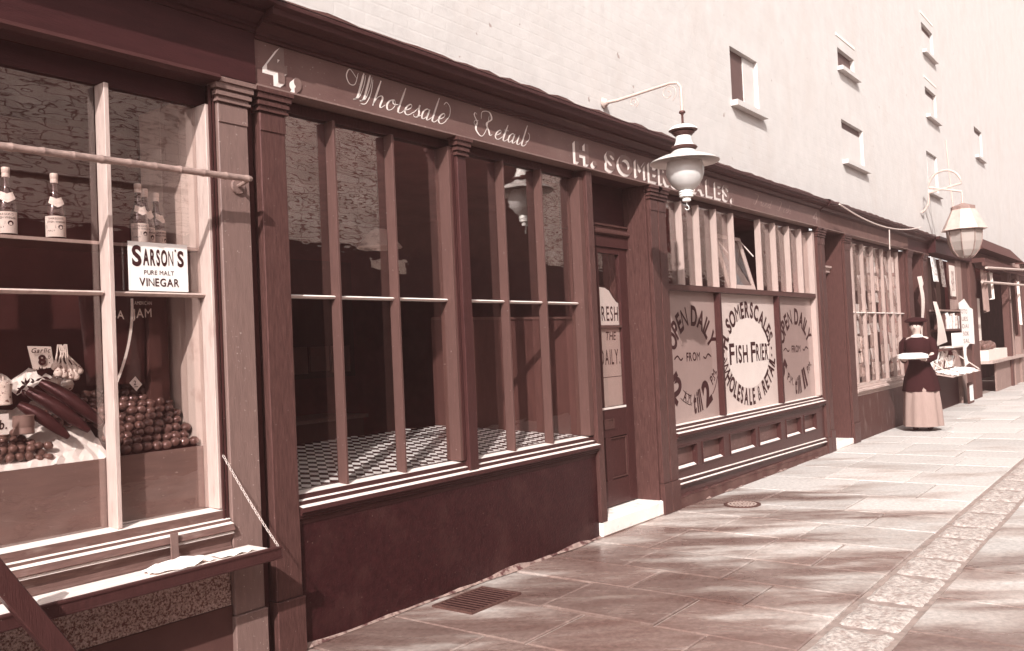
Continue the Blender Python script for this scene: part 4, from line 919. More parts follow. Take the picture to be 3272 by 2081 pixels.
for a0, a1, r in ((232, 260, .50), (232, 258, .395), (314, 342, .56)):
    mb.tube([(7.785+r*1.0*math.cos(R(a0+(a1-a0)*k/6)), yp-.003, 1.30+r*.82*math.sin(R(a0+(a1-a0)*k/6))) for k in range(7)], .003, 4)
mb.build('lettering', M_inkS, p1)
p2 = B(8.366, 9.939, yp, yp+.008, .745, 1.979, 'lettered_pane', M_coatc, F)
mb = MB(); disc(mb, 9.155, 1.355, .575, .385, yp-.001); mb.build('disc', M_coatcc, p2)
mb = MB(); arctext(mb, 'H. SOMERSCALES,', 9.155, 1.34, .665, .485, .175, yp-.003, 169, 12, off=.026, wscale=.60)
arctext(mb, 'WHOLESALE & RETAIL', 9.155, 1.365, .665, .485, .175, yp-.003, 190, 350, off=.026, wscale=.60)
text(mb, 'F', 8.63, 1.245, .225, yp-.003, .13, .02); text(mb, 'ISH', 8.80, 1.255, .19, yp-.003, .31, .022, wscale=.6); text(mb, 'F', 9.20, 1.25, .225, yp-.003, .13, .02); text(mb, 'RIER', 9.345, 1.26, .19, yp-.003, .35, .022, wscale=.6)
for cx_ in (8.50, 9.80):
    for dz in (.04, -.04): disc(mb, cx_, 1.345+dz, .018, .018, yp-.003, 8)
mb.build('lettering', M_inkS, p2)
p3 = B(9.986, 11.219, yp, yp+.008, .745, 1.979, 'lettered_pane', M_coatp, F)
mb = MB(); disc(mb, 10.60, 1.33, .47, .355, yp-.001); mb.build('disc', M_coatd, p3)
mb = MB(); arctext(mb, 'OPEN DAILY', 10.60, 1.33, .52, .425, .195, yp-.003, 163, 17, off=.026, wscale=.60)
text(mb, 'FROM', 10.60, 1.315, .085, yp-.003, .30, .02, align='c')
for sgn in (-1, 1): ribbon(mb, [(sgn*.23, 1.35), (sgn*.28, 1.33), (sgn*.35, 1.37), (sgn*.43, 1.34)], yp-.003, .010, .016, 10.60, 0)
arctext(mb, '5', 10.60, 1.30, .52, .34, .24, yp-.003, 200, 219, off=.04); arctext(mb, 'P.M.', 10.60, 1.30, .47, .35, .10, yp-.003, 226, 252, off=.015); arctext(mb, 'till', 10.60, 1.30, .47, .375, .21, yp-.003, 258, 283, off=.03, wscale=.62)
arctext(mb, '11', 10.60, 1.30, .49, .35, .24, yp-.003, 291, 307, off=.04, wscale=.7); arctext(mb, 'P.M.', 10.60, 1.30, .52, .31, .10, yp-.003, 314, 336, off=.015)
mb.build('lettering', M_inkS, p3)
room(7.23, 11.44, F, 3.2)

# ================================================================== STATIONER / BOOK SHOP
T = thing('stationer_shopfront', 'weathered stationer shopfront past the frier shop, its panes full of small prints', 'shopfront', (14, 0, 0))
fa = B(11.462, 16.0, -.035, .12, 2.905, 3.10, 'fascia', mat('greyed_fascia_paint', (136, 96, 92), .6, .2, 6, fleck=.3), T)
MB().prism([(-.035, 2.904), (-.052, 2.902), (-.055, 2.892), (.05, 2.888), (.05, 2.904)], 11.462, 17.45).build('fascia_moulding', M_pilL, fa)
cornice(11.462, 17.5, 3.101, T, .78)
B(16.0, 17.5, -.03, .12, 2.905, 3.10, 'fascia', M_fasA, T)
for a, b_ in ((11.46, 11.60), (12.44, 12.70), (15.92, 16.22), (17.03, 17.33)):
    pilaster(a, b_, T, M_pilL if a > 11.5 and a < 12 else M_pil, plinth=.28)
# side door
B(12.40, 12.438, .0, .35, .08, 2.887, 'door_reveal', M_pil, T); B(11.601, 12.40, .0, .4, 2.88, 2.889, 'door_soffit', M_fasA, T)
B(11.601, 12.399, .22, .26, 2.46, 2.879, 'fanlight_board', M_fasA, T)
MB().prism([(.22, 2.46), (.14, 2.455), (.14, 2.43), (.17, 2.41), (.17, 2.37), (.22, 2.36)], 11.601, 12.399).build('door_transom', M_barS, T)
d2 = B(11.601, 12.399, .24, .28, .085, 2.359, 'door', M_dark, T); B(12.25, 12.29, .225, .239, .2, 2.3, 'door_stile', M_pil, d2)
B(11.602, 12.438, -.02, .30, .0, .08, 'doorstep', M_stoneW, T, bevel=.01)
# window
MB().prism([(y, z-.015) for y, z in SILL], 12.70, 15.92).build('window_sill', M_paleh, T)
B(12.70, 15.92, .0, .12, .0, .624, 'stallriser', mat('peeling_stallriser', (112, 70, 66), .6, .25, 7, SV, .2, 30, c2=(176, 134, 122), m2=(.55, .72), m2scale=4, m2stretch=(3, 3, .7)), T)
B(12.70, 12.80, .0, .12, .785, 2.86, 'window_frame', M_pil, T); B(15.78, 15.92, .0, .12, .785, 2.86, 'window_frame', M_pil, T)
B(12.8, 15.78, .07, .12, 2.83, 2.887, 'window_head', M_dark, T)
vb = [13.0, 13.52, 14.04, 14.60, 15.08, 15.52]
mw = mat('worn_bar_paint', (182, 142, 132), .6, .2, 10, SV, .3)
for xx in vb: B(xx, xx+.04, .03, .079, .785, 2.83, 'glazing_bar', mw, T)
lst = [12.8]+vb+[15.78]
for i in range(len(lst)-1):
    a = lst[i]+(.045 if i else 0); b_ = lst[i+1]; pane(a, b_, .785, 2.83, .08, T, G_low)
    MB().prism([(.079, 1.80), (.079, 1.82), (.04, 1.82), (.03, 1.81), (.04, 1.80)], a, b_).build('glazing_bar', M_ledge, T)
room(12.72, 15.9, T, 1.2)
B(12.72, 15.9, .50, .52, .8, 2.8, 'window_back', M_inb, T)
# prints behind the glass
rp = random.Random(11)
tones = [mat('print_tone_%s' % n_, c_, .7, .1, 20, c2=d_, m2=(.5, .62), m2scale=16) for n_, c_, d_ in (('white', (248, 236, 230), (222, 196, 186)), ('cream', (234, 212, 202), (150, 106, 98)), ('grey', (206, 176, 166), (130, 86, 80)), ('pale', (248, 238, 232), (176, 136, 126)))]
for i in range(7):
    a = lst[i]+.06; b_ = lst[i+1]-.02
    z = .86; rr_ = 0
    while z < 2.5:
        h = rp.uniform(.13, .30); rr_ += 1; cc_ = 0
        if z > 1.75 and i < 2 and rp.random() < .7: z += h; continue
        x = a+rp.uniform(0, .04)
        while x < b_-.08:
            w = rp.uniform(.12, .24)
            if rp.random() < .86:
                y = .10+rp.uniform(0, .05); tl = rp.uniform(-.12, .12)
                o = MB().obox(Matrix.Translation((x+w/2, y, z+h/2)) @ Matrix.Rotation(tl, 4, 'Y') @ Matrix.Rotation(rp.uniform(-.2, .05), 4, 'X'), w, .004, h*.9).build('picture_print', rp.choice(tones), None, loc=(x+w/2, y, z+h/2))
                cc_ += 1; tag(o, 'small print in stationer window gap %s from the left, %s row up, %s there' % (ORD[i], ORD[rr_-1], ORD[cc_-1]), 'print', 'prints crowding the stationer window')
            x += w+rp.uniform(.01, .05)
        z += h+rp.uniform(0, .03)
# doorway 2 of the stationer
B(16.221, 17.03, .45, .5, .0, 2.887, 'door', M_fasA, T); B(16.995, 17.029, .0, .44, .0, 2.887, 'door_reveal', M_pil, T); B(16.221, 17.03, .0, .45, 2.889, 2.90, 'door_soffit', M_fasA, T)
st_ = thing('hanging_paper_strip', 'long curling white paper strip hanging in the stationer side doorway', 'paper', (16.6, -.04, 2.4))
sheet(lambda u, v: (16.45+.25*v+u*(.34 if v < .15 else .16+.1*math.sin(5*v)), -.05-.03*math.sin(6*v), 2.45-1.35*v+.03*u), 4, 20, 'strip', M_paper2, st_, smooth=True)

# ================================================================== BOOKSTALL
K = thing('bookstall', 'open fronted bookstall with dark fascia and racks beyond the stationer doorway', 'stall', (19, 0, 0))
B(17.5, 20.9, -.16, .12, 2.93, 3.17, 'fascia', M_fasA, K); B(17.5, 20.95, -.24, .12, 3.172, 3.22, 'fascia_cap', M_corn, K)
B(17.34, 20.2, .02, .06, .0, .62, 'lower_panel', mat('dark_worn_panel', (92, 52, 50), .6, .2, 6, SV), K)
for k in range(7): B(17.34+.40*k, 17.34+.40*k+.385, .25, .28, .62, 2.92, 'board', M_plank if k % 2 else M_plankd, K)
B(17.34, 20.2, .28, .32, .0, 2.92, 'rear_board', M_in, K)
for a, b_ in ((19.75, 20.25), (20.3, 20.85)): B(a, b_, -.06, .1, .0, 2.92, 'post', M_plank if a < 20 else M_plankd, K, bevel=.01)
B(20.9, 21.6, -.10, .1, .0, 2.95, 'post', M_plankd, K, bevel=.01)
def hung(x0, x1, z0, z1, y, name, label, cat, m, skew=0., group=None, thick=.01):
    o = MB().add([(x0, y, z1), (x1, y, z1-.02), (x1+skew, y-.04, z0), (x0+skew, y-.04, z0), (x0, y+thick, z1), (x1, y+thick, z1-.02), (x1+skew, y-.04+thick, z0), (x0+skew, y-.04+thick, z0)], [(3, 2, 1, 0), (4, 5, 6, 7), (0, 1, 5, 4), (1, 2, 6, 5), (2, 3, 7, 6), (3, 0, 4, 7)]).build(name, m, None, loc=(x0, y, z1)); tag(o, label, cat, group); return o
hung(17.42, 17.80, 2.40, 2.86, -.08, 'hanging_print', 'narrow pale print hanging leftmost under the bookstall fascia', 'print', tones[3])
hung(18.12, 18.42, 2.32, 2.86, -.08, 'hanging_print', 'second narrow print hanging between the leftmost print and the framed picture', 'print', tones[1])
fp = thing('framed_picture', 'tall framed picture with wide pale mount hanging in the bookstall', 'picture', (19.1, -.1, 2.45))
B(18.78, 19.42, -.10, -.07, 2.10, 2.82, 'frame', M_plankd, fp); B(18.84, 19.36, -.106, -.101, 2.16, 2.77, 'mount', M_paper2, fp); B(18.97, 19.23, -.111, -.1065, 2.27, 2.66, 'picture', tones[2], fp)
rk = thing('book_rack', 'small wooden wall rack of upright books below the framed picture', 'rack', (18.3, -.1, 1.5))
B(17.35, 19.15, -.20, .2, 1.48, 1.52, 'shelf_board', M_plankd, rk); B(17.35, 19.15, -.205, .2, 1.85, 1.88, 'top_board', M_plank, rk); B(19.15, 19.2, -.2, .2, 1.1, 1.9, 'rack_end', M_plankd, rk); B(17.35, 19.15, -.20, .2, 1.12, 1.16, 'shelf_board', M_plankd, rk)
x = 17.75; bi = 0
while x < 19.1:
    w = rp.uniform(.04, .09); h = rp.uniform(.22, .31)
    o = B(x, x+w-.008, -.19, .0, 1.521, 1.521+h, 'book', rp.choice(tones+[M_plankd]), None, loc=(x, -.1, 1.52)); bi += 1; tag(o, 'upright book in the upper rack row, %s from its left end' % ORD[bi-1], 'book', 'books in the upper rack row'); x += w
bx = thing('pale_open_box', 'pale open box on the lower shelf of the book rack', 'box', (18.6, -.1, 1.16)); B(18.1, 19.1, -.24, .0, 1.161, 1.19, 'base', M_paper2, bx); B(18.1, 19.1, -.24, -.22, 1.19, 1.44, 'front', M_paper, bx)
o = sheet(lambda u, v: (17.02+(.30+.62*v*v)*u+.05*v, -.16-.05*math.sin(3*v), 2.02-(.80-.06*u)*v), 6, 10, 'curling_poster', M_paper2); tag(o, 'long pale poster curling forward at the left end of the book rack', 'poster')
po = thing('torn_white_poster', 'large torn white poster with rows of faded words on the bookstall post', 'poster', (20.1, -.12, 1.6))
zc = [(19.35, 2.03), (19.9, 2.12), (20.45, 1.95), (20.75, 1.92), (20.75, 1.18), (20.2, 1.20), (19.85, 1.12), (19.80, .98), (20.0, .80), (19.62, .76), (19.55, 1.1), (19.38, 1.5)]
MB().add([(x, -.15, z) for x, z in zc]+[(x, -.142, z) for x, z in zc], [tuple(range(11, -1, -1)), tuple(range(12, 24))]+[(i, (i+1) % 12, (i+1) % 12+12, i+12) for i in range(12)]).build('sheet', M_paper, po)
mb = MB()
for k, w in enumerate(('NOTICE', 'OLD', 'BOOKS', 'BOUGHT', 'SOLD')[:0] or ('OTO', 'UES', 'DAI', 'BOK', 'SAL')): text(mb, w, 19.50+.02*k, 1.82-.15*k, .09, -.1525, .62, .01)
mb.build('faded_print', M_faint, po)
ct = thing('bookstall_counter', 'sloping bookstall counter shelf stretched out on cords', 'counter', (18.5, -.3, .9))
MB().add([(17.0, .02, .74), (19.6, .02, .74), (19.6, -.42, .66), (17.0, -.42, .66), (17.0, .02, .76), (19.6, .02, .76), (19.6, -.42, .68), (17.0, -.42, .68)], [(3, 2, 1, 0), (4, 5, 6, 7), (0, 1, 5, 4), (1, 2, 6, 5), (2, 3, 7, 6), (3, 0, 4, 7)]).build('shelf', M_paleh, ct)
MB().tube([(19.2, .0, 1.08), (19.58, -.40, .70)], .012, 5).build('cord', M_wire, ct); MB().tube([(17.0, .0, 1.0), (17.05, -.40, .70)], .012, 5).build('cord', M_wire, ct)
for k in range(22):
    x = rp.uniform(17.15, 19.35); y = rp.uniform(-.38, -.08); w = rp.uniform(.15, .28)
    z = .70+(-y < .25)*.03+rp.uniform(0, .02)
    o = MB().obox(Matrix.Translation((x, y, z)) @ Matrix.Rotation(rp.uniform(-.6, .6), 4, 'Z') @ Matrix.Rotation(.18, 4, 'X'), w, .2, .02).build('pamphlet', rp.choice([M_paper, tones[0], tones[3]]), None, loc=(x, y, z)); tag(o, 'loose pamphlet lying on the sloping bookstall counter', 'pamphlet', 'pamphlets on the bookstall counter')
for k in range(12):
    x = 17.2+.17*k; h = rp.uniform(.16, .24)
    o = MB().obox(Matrix.Translation((x, -.04, .78+h/2)) @ Matrix.Rotation(.2, 4, 'X'), rp.uniform(.05, .14), .04, h).build('book', rp.choice(tones+[M_plankd]), None, loc=(x, -.04, .8)); tag(o, 'book standing at the back of the sloping counter, %s from the left' % ORD[k], 'book', 'books standing on the bookstall counter')
for k, (x, z) in enumerate(((17.35, 1.03), (17.75, 1.0), (18.05, 1.04))):
    o = MB().obox(Matrix.Translation((x, -.10, z)) @ Matrix.Rotation(.3, 4, 'Y') @ Matrix.Rotation(.2, 4, 'X'), .22, .03, .20).build('leaning_book', tones[k], None, loc=(x, -.1, z)); tag(o, ('leftmost leaning book propped above the counter books', 'middle leaning book propped above the counter books', 'rightmost leaning book propped above the counter books')[k], 'book')
sp_ = thing('small_framed_print', 'small framed print leaning on the pavement at the foot of the bookstall post', 'picture', (19.6, -.2, 0)); B(19.55, 20.05, -.20, -.17, .005, .42, 'frame', M_plankd, sp_); B(19.62, 19.98, -.205, -.201, .05, .37, 'picture', tones[0], sp_)

# ================================================================== FAR STALL
Q = thing('far_wooden_stall', 'rough timber stall with pent canopy and trestle board at the far right', 'stall', (24, 0, 0))
B(21.2, 28.0, -.35, .15, 2.93, 3.02, 'canopy', M_roof, Q); B(21.2, 27.9, -.36, -.30, 2.85, 2.93, 'canopy_rail', M_plankd, Q)
B(22.2, 45, 1.2, 1.25, .0, 3.3, 'back_wall', M_in, Q); B(22.15, 22.2, .1, 1.2, 0, 2.93, 'side_wall', M_in, Q); B(22.2, 28.19, .16, 1.19, 2.90, 2.94, 'ceiling', M_in, Q)
B(22.1, 27.4, -.25, .4, .70, .76, 'counter_top', M_paleh, Q)
for k in range(6): B(23.5+.62*k, 23.5+.62*k+.60, -.1, -.06, .0, .69, 'board', M_plank, Q)
for a, b_, m_ in ((25.6, 25.85, M_plankd), (26.1, 26.25, M_plank), (27.2, 27.6, M_plank)): B(a, b_, -.15, -.0, .0, 2.9, 'post', m_, Q)
for k in range(4): B(27.7+.5*k, 27.7+.5*k+.47, -.1, .0, .0, .85, 'board', M_plank, Q)
B(23.3, 24.6, .35, .38, .9, 2.25, 'white_board', M_paper2, Q)
MB().tube([(21.2, -.38, 2.80), (27.5, -.42, 3.02)], .03, 6).build('rod', M_pipe, Q); MB().tube([(21.1, -.30, 2.5), (26.4, -.42, 2.58)], .03, 6).build('rod', M_pipe, Q)
cr2 = thing('produce_crate', 'pale crate heaped with produce on the far stall counter', 'crate', (23.4, 0, .76))
B(22.3, 24.9, -.15, .25, .761, 1.0, 'crate_body', M_paper2, cr2)
mb = MB()
for k in range(40): mb.sphere((rp.uniform(22.4, 23.9), rp.uniform(-.1, .2), 1.03+rp.uniform(0, .12)), .07, 8, 6)
mb.build('produce_heap', M_plum, cr2, smooth=True, kind='stuff')
V_ = thing('last_shopfront', 'faint last shopfront closing the row at the right edge', 'shopfront', (33, 0, 0))
B(28.2, 45, .0, .2, .0, 3.0, 'front_wall', M_plankd, V_); B(28.2, 45, -.1, .2, 3.0, 3.25, 'fascia', M_plank, V_)
for k in range(6): B(29.6+1.6*k, 30.6+1.6*k, -.02, -.001, 1.0, 2.6, 'window_panel', M_paper2, V_)
B(21.0, 28.2, .0, .15, 3.021, 3.45, 'upper_board', M_plank, Q)
pr = MB().prism([(-.30, 3.25), (.0, 3.62), (.0, 3.25)], 21.6, 27.5).build('pent_roof', M_roof, Q)
B(28.2, 45, -.3, .0, 3.252, 3.30, 'roof_edge', M_roof, V_)

for k, (x, w, z0, z1, m_, lb) in enumerate(((21.45, .5, 1.9, 2.8, M_plank, 'brown cloth hanging nearest the bookstall on the far stall'), (22.3, .45, 2.2, 2.8, M_paper2, 'short pale cloth hanging second on the far stall'), (25.9, .5, 1.3, 2.75, M_plankd, 'long dark cloth hanging at the middle post of the far stall'), (26.5, .4, 1.6, 2.75, M_paper2, 'narrow pale cloth hanging right of the middle post'), (27.7, .5, 1.4, 2.8, M_plankd, 'dark cloth hanging last at the far stall'))):
    o = sheet(lambda u, v: (x+w*u, -.22-.05*math.sin(9*u+k)-.02*v, z1-(z1-z0)*v-.05*math.sin(3*u)), 8, 6, 'hanging_cloth', m_, smooth=True); tag(o, lb, 'cloth')
# ================================================================== TALL SUNLIT WALL
U = thing('tall_limewashed_building', 'tall sunlit limewashed building rising above the row of shops', 'building', (20, .3, 3.2))
WIN = [(8.95, 9.72, 4.06, 4.66, .58), (12.80, 13.6, 5.32, 5.60, .95), (12.80, 13.85, 3.98, 4.57, .0), (18.25, 19.2, 6.9, 7.45, .0), (18.25, 19.2, 5.65, 6.2, .0), (18.05, 18.95, 4.15, 4.92, .3), (23.2, 24.2, 5.6, 6.3, 0), (31., 32.2, 4.6, 5.2, 0)]
xs = sorted(set([-2, 70]+[v for w in WIN for v in w[:2]])); zs = sorted(set([3.14, 15]+[v for w in WIN for v in w[2:4]]))
mb = MB()
idx = {}
def vid(i, j):
    if (i, j) not in idx: idx[(i, j)] = len(mb.v); mb.v.append((xs[i], .02, zs[j]))
    return idx[(i, j)]
for i in range(len(xs)-1):
    for j in range(len(zs)-1):
        cx_, cz_ = (xs[i]+xs[i+1])/2, (zs[j]+zs[j+1])/2
        if any(w[0] < cx_ < w[1] and w[2] < cz_ < w[3] for w in WIN): continue
        mb.f.append((vid(i, j), vid(i+1, j), vid(i+1, j+1), vid(i, j+1))); mb.mi.append(0)
for w in WIN:   # reveals
    a, b_, c, d_ = w[:4]
    mb.add([(a, .02, c), (b_, .02, c), (b_, .09, c), (a, .09, c)], [(0, 1, 2, 3)]); mb.add([(a, .02, d_), (b_, .02, d_), (b_, .09, d_), (a, .09, d_)], [(3, 2, 1, 0)])
    mb.add([(a, .02, c), (a, .09, c), (a, .09, d_), (a, .02, d_)], [(0, 1, 2, 3)]); mb.add([(b_, .02, c), (b_, .09, c), (b_, .09, d_), (b_, .02, d_)], [(3, 2, 1, 0)])
mb.build('front_wall', M_wall, U)
B(-2, 70, .6, .7, 3.14, 15, 'rear_wall', M_wall, U); B(-2, 70, .02, .7, 15.001, 15.1, 'coping', M_wall, U); B(-2, 70, .021, .6, 3.13, 3.139, 'wall_base', M_in, U)
for a, b_, c, d_, dk in WIN:
    wn = B(a, b_, .08, .10, c, d_, 'window', mat('upper_window_dark', (120, 88, 84), .4, .1, 5), U)
    if dk < .9:
        xm = a+(b_-a)*dk; zt = d_-.01 if dk else d_-.10  # blind stops short; dark pane above stands in for the recess shadow
        B(xm+.01, b_-.01, .066, .079, c+.01, zt, 'blind', M_wall, wn)
    B(a+.002, a+.02, .06, .079, c+.002, d_-.002, 'sash_stile', M_wall, wn)
    B(a-.04, b_+.06, -.06, .019, c-.06, c-.001, 'sill', M_wall, U)
    if a in (12.80, 18.25) and c > 5: B(a-.05, b_+.05, .012, .019, d_+.16, d_+.20, 'lintel', mat('pinkish_lintel', (236, 204, 186), .8, .05), U)

# ================================================================== OPPOSITE SIDE (seen in the panes)
OP = thing('opposite_brick_building', 'old brick building across the court, seen reflected in the shop windows', 'building', (10, -7.5, 0))
YO = -7.2
B(-8, 11.0, YO-.5, YO, 3.36, 5.45, 'brick_wall', M_brick, OP); B(11.0, 15.6, YO-.5, YO-.03, 3.36, 5.45, 'plastered_wall', M_inb, OP); B(15.6, 46, YO-.5, YO, 3.36, 5.45, 'brick_wall', M_brick, OP)
B(-8, 46, YO-.5, YO-.03, .0, 3.36, 'shop_wall', M_fasA, OP)
for k in range(12): B(-6+3.9*k, -4.0+3.9*k, YO-.029, YO-.01, .8, 2.5, 'window', M_riser, OP)
for xx in (21.4, 27.):
    B(xx, xx+.9, YO+.001, YO+.015, 3.9, 5.1, 'window', M_in, OP); B(xx-.1, xx+1., YO+.001, YO+.1, 3.8, 3.89, 'sill', M_stoneW, OP)
fb_ = B(19.5, 24.5, YO-.029, YO+.01, 2.45, 2.95, 'sign_board', M_fasA, OP)
mb = MB(); text(mb, 'C.J.NOAKES', 0, 2.58, .25, 0, 1.8, .02, align='c'); mb.v = [(21.5-p[0], YO+.012, p[2]) for p in mb.v]; mb.f = [tuple(reversed(f)) for f in mb.f]; mb.build('lettering', M_paper, fb_)
B(10.6, 11.5, YO-.029, YO-.005, 3.0, 3.2, 'notice_board', M_paper2, OP)

# ================================================================== LAMPS
L1 = thing('wall_gas_lamp', 'white gas lamp with opal globe and wide saucer shade hanging before the fish shop', 'lamp', (6.26, -.69, 2.9))
c = (6.26, -.69, 0)
MB().tube([(6.26, .01, 3.505), (6.26, -.12, 3.50), (6.26, -.60, 3.535), (6.26, -.66, 3.525), (6.26, -.687, 3.49), (6.26, -.69, 3.44), (6.26, -.69, 3.29)], [.016, .013, .011, .011, .011, .012, .012], 10).build('pipe_arm', M_pipe, L1, smooth=True)
MB().lathe([(.045, .012), (.045, .0), (.03, -.01), (.022, -.03)], (6.26, 0, 3.505), 16, 'y').build('wall_plate', M_pipe, L1, smooth=True)
for cy, cz, r0, r1 in ((-.27, 3.45, .012, .045), (-.58, 3.46, .012, .075)):
    mb = MB(); mb.tube([(6.26, cy+(r0+(r1-r0)*k/18)*math.cos(.5*k+1.5), cz+(r0+(r1-r0)*k/18)*math.sin(.5*k+1.5)) for k in range(19)], .0035, 5); mb.build('scroll', M_pipe, L1, smooth=True)
MB().lathe([(.013, 3.30), (.024, 3.295), (.026, 3.282), (.014, 3.275), (.009, 3.262), (.009, 3.205), (.016, 3.2)][::-1], c, 16).build('union', M_metald, L1, smooth=True)
MB().lathe([(.105, 3.142), (.112, 3.146), (.110, 3.155), (.08, 3.176), (.03, 3.192), (.005, 3.196)], c, 32).build('vent_cap', M_metal, L1, smooth=True)
MB().lathe([(.102, 3.138), (.112, 3.145), (.104, 3.1475), (.06, 3.14)], c, 32).build('vent_rim', M_metald, L1, smooth=True)
MB().lathe([(.058, 3.095), (.080, 3.118), (.088, 3.124), (.084, 3.131), (.05, 3.138)], c, 32).build('vent_ring', M_metald, L1, smooth=True)
MB().lathe([(.085, 3.02), (.068, 3.04), (.060, 3.07), (.060, 3.10), (.066, 3.118)], c, 32).build('chimney', M_metal, L1, smooth=True)
MB().lathe([(.070, 2.990), (.095, 2.998), (.105, 3.008), (.098, 3.018), (.085, 3.022)], c, 32).build('gallery_ring', M_metald, L1, smooth=True)
MB().lathe([(.26, 2.895), (.268, 2.892), (.27, 2.897), (.262, 2.905), (.19, 2.938), (.12, 2.957), (.10, 2.975), (.075, 2.992), (.07, 2.99), (.095, 2.965), (.115, 2.948), (.185, 2.929), (.255, 2.898)], c, 48).build('saucer_shade', opal('enamel_saucer', (246, 236, 230), .3), L1, smooth=True)
MB().lathe([(.045, 2.672), (.075, 2.688), (.108, 2.718), (.132, 2.758), (.145, 2.805), (.146, 2.85), (.134, 2.895), (.115, 2.93), (.10, 2.948)], c, 40).build('opal_globe', M_globe, L1, smooth=True)
mb = MB().lathe([(.046, 2.622), (.055, 2.626), (.052, 2.636), (.057, 2.642), (.053, 2.652), (.058, 2.66), (.055, 2.672), (.045, 2.676)], c, 28); mb.build('burner_collar', M_metal, L1, smooth=True)
MB().lathe([(.026, 2.588), (.034, 2.592), (.034, 2.615), (.028, 2.622)], c, 20).build('burner_cup', M_metal, L1, smooth=True)
MB().tube([(6.26, -.69, 2.59), (6.26, -.69, 2.565), (6.272, -.70, 2.55), (6.275, -.70, 2.53), (6.258, -.69, 2.522), (6.245, -.68, 2.535)], .0035, 6).build('hook', M_metal, L1, smooth=True)
# small lever bits on the pipe
L2 = thing('far_street_lantern', 'faint glass street lantern on a swan neck bracket at the far right', 'lamp', (17.3, -.68, 3.2))
c = (17.3, -.68, 0)
arc = [(17.3, .0, 3.66), (17.3, -.06, 3.70), (17.3, -.13, 3.82), (17.3, -.14, 4.0)]+[(17.3, -.41+.27*math.cos(math.pi-math.pi*k/10), 4.10+.27*math.sin(math.pi*k/10)) for k in range(11)]+[(17.3, -.68, 3.95), (17.3, -.68, 3.70)]
MB().tube(arc, .020, 8).build('swan_neck', M_pipe, L2, smooth=True)
MB().tube([(17.3, -.47, 4.9), (17.3, -.5, 4.2), (17.3, -.53, 3.55)], .012, 6).build('stay_rod', M_pipe, L2, smooth=True)
MB().lathe([(.20, 3.60), (.20, 3.68), (.08, 3.72), (.03, 3.74)], c, 8).build('lantern_crown', M_plank, L2)
MB().lathe([(.38, 3.26), (.36, 3.29), (.20, 3.62), (.17, 3.63)], c, 8).build('lantern_roof', mat('lantern_roof_paint', (200, 164, 148), .5, .15, 8), L2)
MB().lathe([(.06, 2.76), (.14, 2.80), (.22, 2.90), (.27, 3.05), (.285, 3.25)], c, 8).build('lantern_glass', M_milk, L2)
for k in range(8):
    a = 2*math.pi*k/8; MB().tube([(17.3+r*math.cos(a), -.68+r*math.sin(a), z) for r, z in ((.065, 2.755), (.145, 2.795), (.225, 2.895), (.275, 3.045), (.29, 3.255))], .009, 5).build('lantern_rib', M_plank, L2)
# rope along the stationer cornice
mb = MB(); P = []
for k in range(25):
    t = k/24; P.append((11.7+4.45*t, -.22, 3.20+.07*t-.36*4*t*(1-t)*.42))
o = mb.tube(P, .010, 6).tube([(14.1, -.22, 3.06), (14.1, -.21, 2.76)], .008, 5).build('slack_cord', M_wire, None, smooth=True); tag(o, 'pale slack cord looped along the stationer fascia', 'cord')

# ================================================================== WOMAN
P_ = thing('person', 'woman in dark bodice and pale apron skirt carrying a white tray beside the stationer window', 'person', (14.35, -.48, 0))
def ring(cx_, cy, z, a, b_, n=32, pleat=0., k=14, ph=0.):
    fo = lambda t: pleat*(math.sin(k*t+ph)+.8*math.sin(5*t+1.3+z)+.6*math.sin(8*t+2.1-2*z))
    return [(cx_+(a+fo(t))*math.cos(t), cy+(b_+fo(t))*math.sin(t), z) for t in [2*math.pi*i/n for i in range(n)]]
def loft(mb, rings, cap=True):
    n = len(rings[0]); o = len(mb.v); vs = [p for r in rings for p in r]
    fs = [(j*n+k, j*n+(k+1) % n, (j+1)*n+(k+1) % n, (j+1)*n+k) for j in range(len(rings)-1) for k in range(n)]
    if cap: fs += [tuple(range(n-1, -1, -1)), tuple(range((len(rings)-1)*n, len(rings)*n))]
    mb.add(vs, fs)
X0, Y0 = 14.35, -.48       # she faces -X, slightly stooped over the tray
# body: one skinned surface
bm = bpy.data.meshes.new('body')
J = [((.02, 0, .95), .13), ((.0, 0, 1.08), .115), ((-.03, 0, 1.24), .14), ((-.05, 0, 1.36), .11), ((-.07, 0, 1.43), .052), ((-.085, 0, 1.50), .06), ((-.095, 0, 1.565), .095), ((-.09, 0, 1.63), .085),
     ((-.045, .15, 1.355), .062), ((-.02, .215, 1.17), .048), ((-.18, .17, 1.07), .036), ((-.27, .14, 1.075), .028),
     ((-.045, -.15, 1.355), .062), ((-.02, -.215, 1.17), .048), ((-.18, -.17, 1.07), .036), ((-.27, -.14, 1.075), .028),
     ((.0, .09, .88), .11), ((-.05, .09, .50), .075), ((.02, .09, .10), .045), ((-.10, .09, .045), .04),
     ((.0, -.09, .88), .11), ((.05, -.09, .50), .075), ((.12, -.09, .12), .045), ((.02, -.09, .045), .04)]
E_ = [(0, 1), (1, 2), (2, 3), (3, 4), (4, 5), (5, 6), (6, 7), (3, 8), (8, 9), (9, 10), (10, 11), (3, 12), (12, 13), (13, 14), (14, 15), (0, 16), (16, 17), (17, 18), (18, 19), (0, 20), (20, 21), (21, 22), (22, 23)]
bm.from_pydata([j[0] for j in J], E_, []); bm.materials.append(M_skin)
bo = bpy.data.objects.new('body', bm); COL.objects.link(bo); bo.parent = P_; bo.location = (0, 0, 0)
sk = bo.modifiers.new('skin', 'SKIN'); sk.use_smooth_shade = True
for i, j in enumerate(J): bm.skin_vertices[0].data[i].radius = (j[1], j[1])
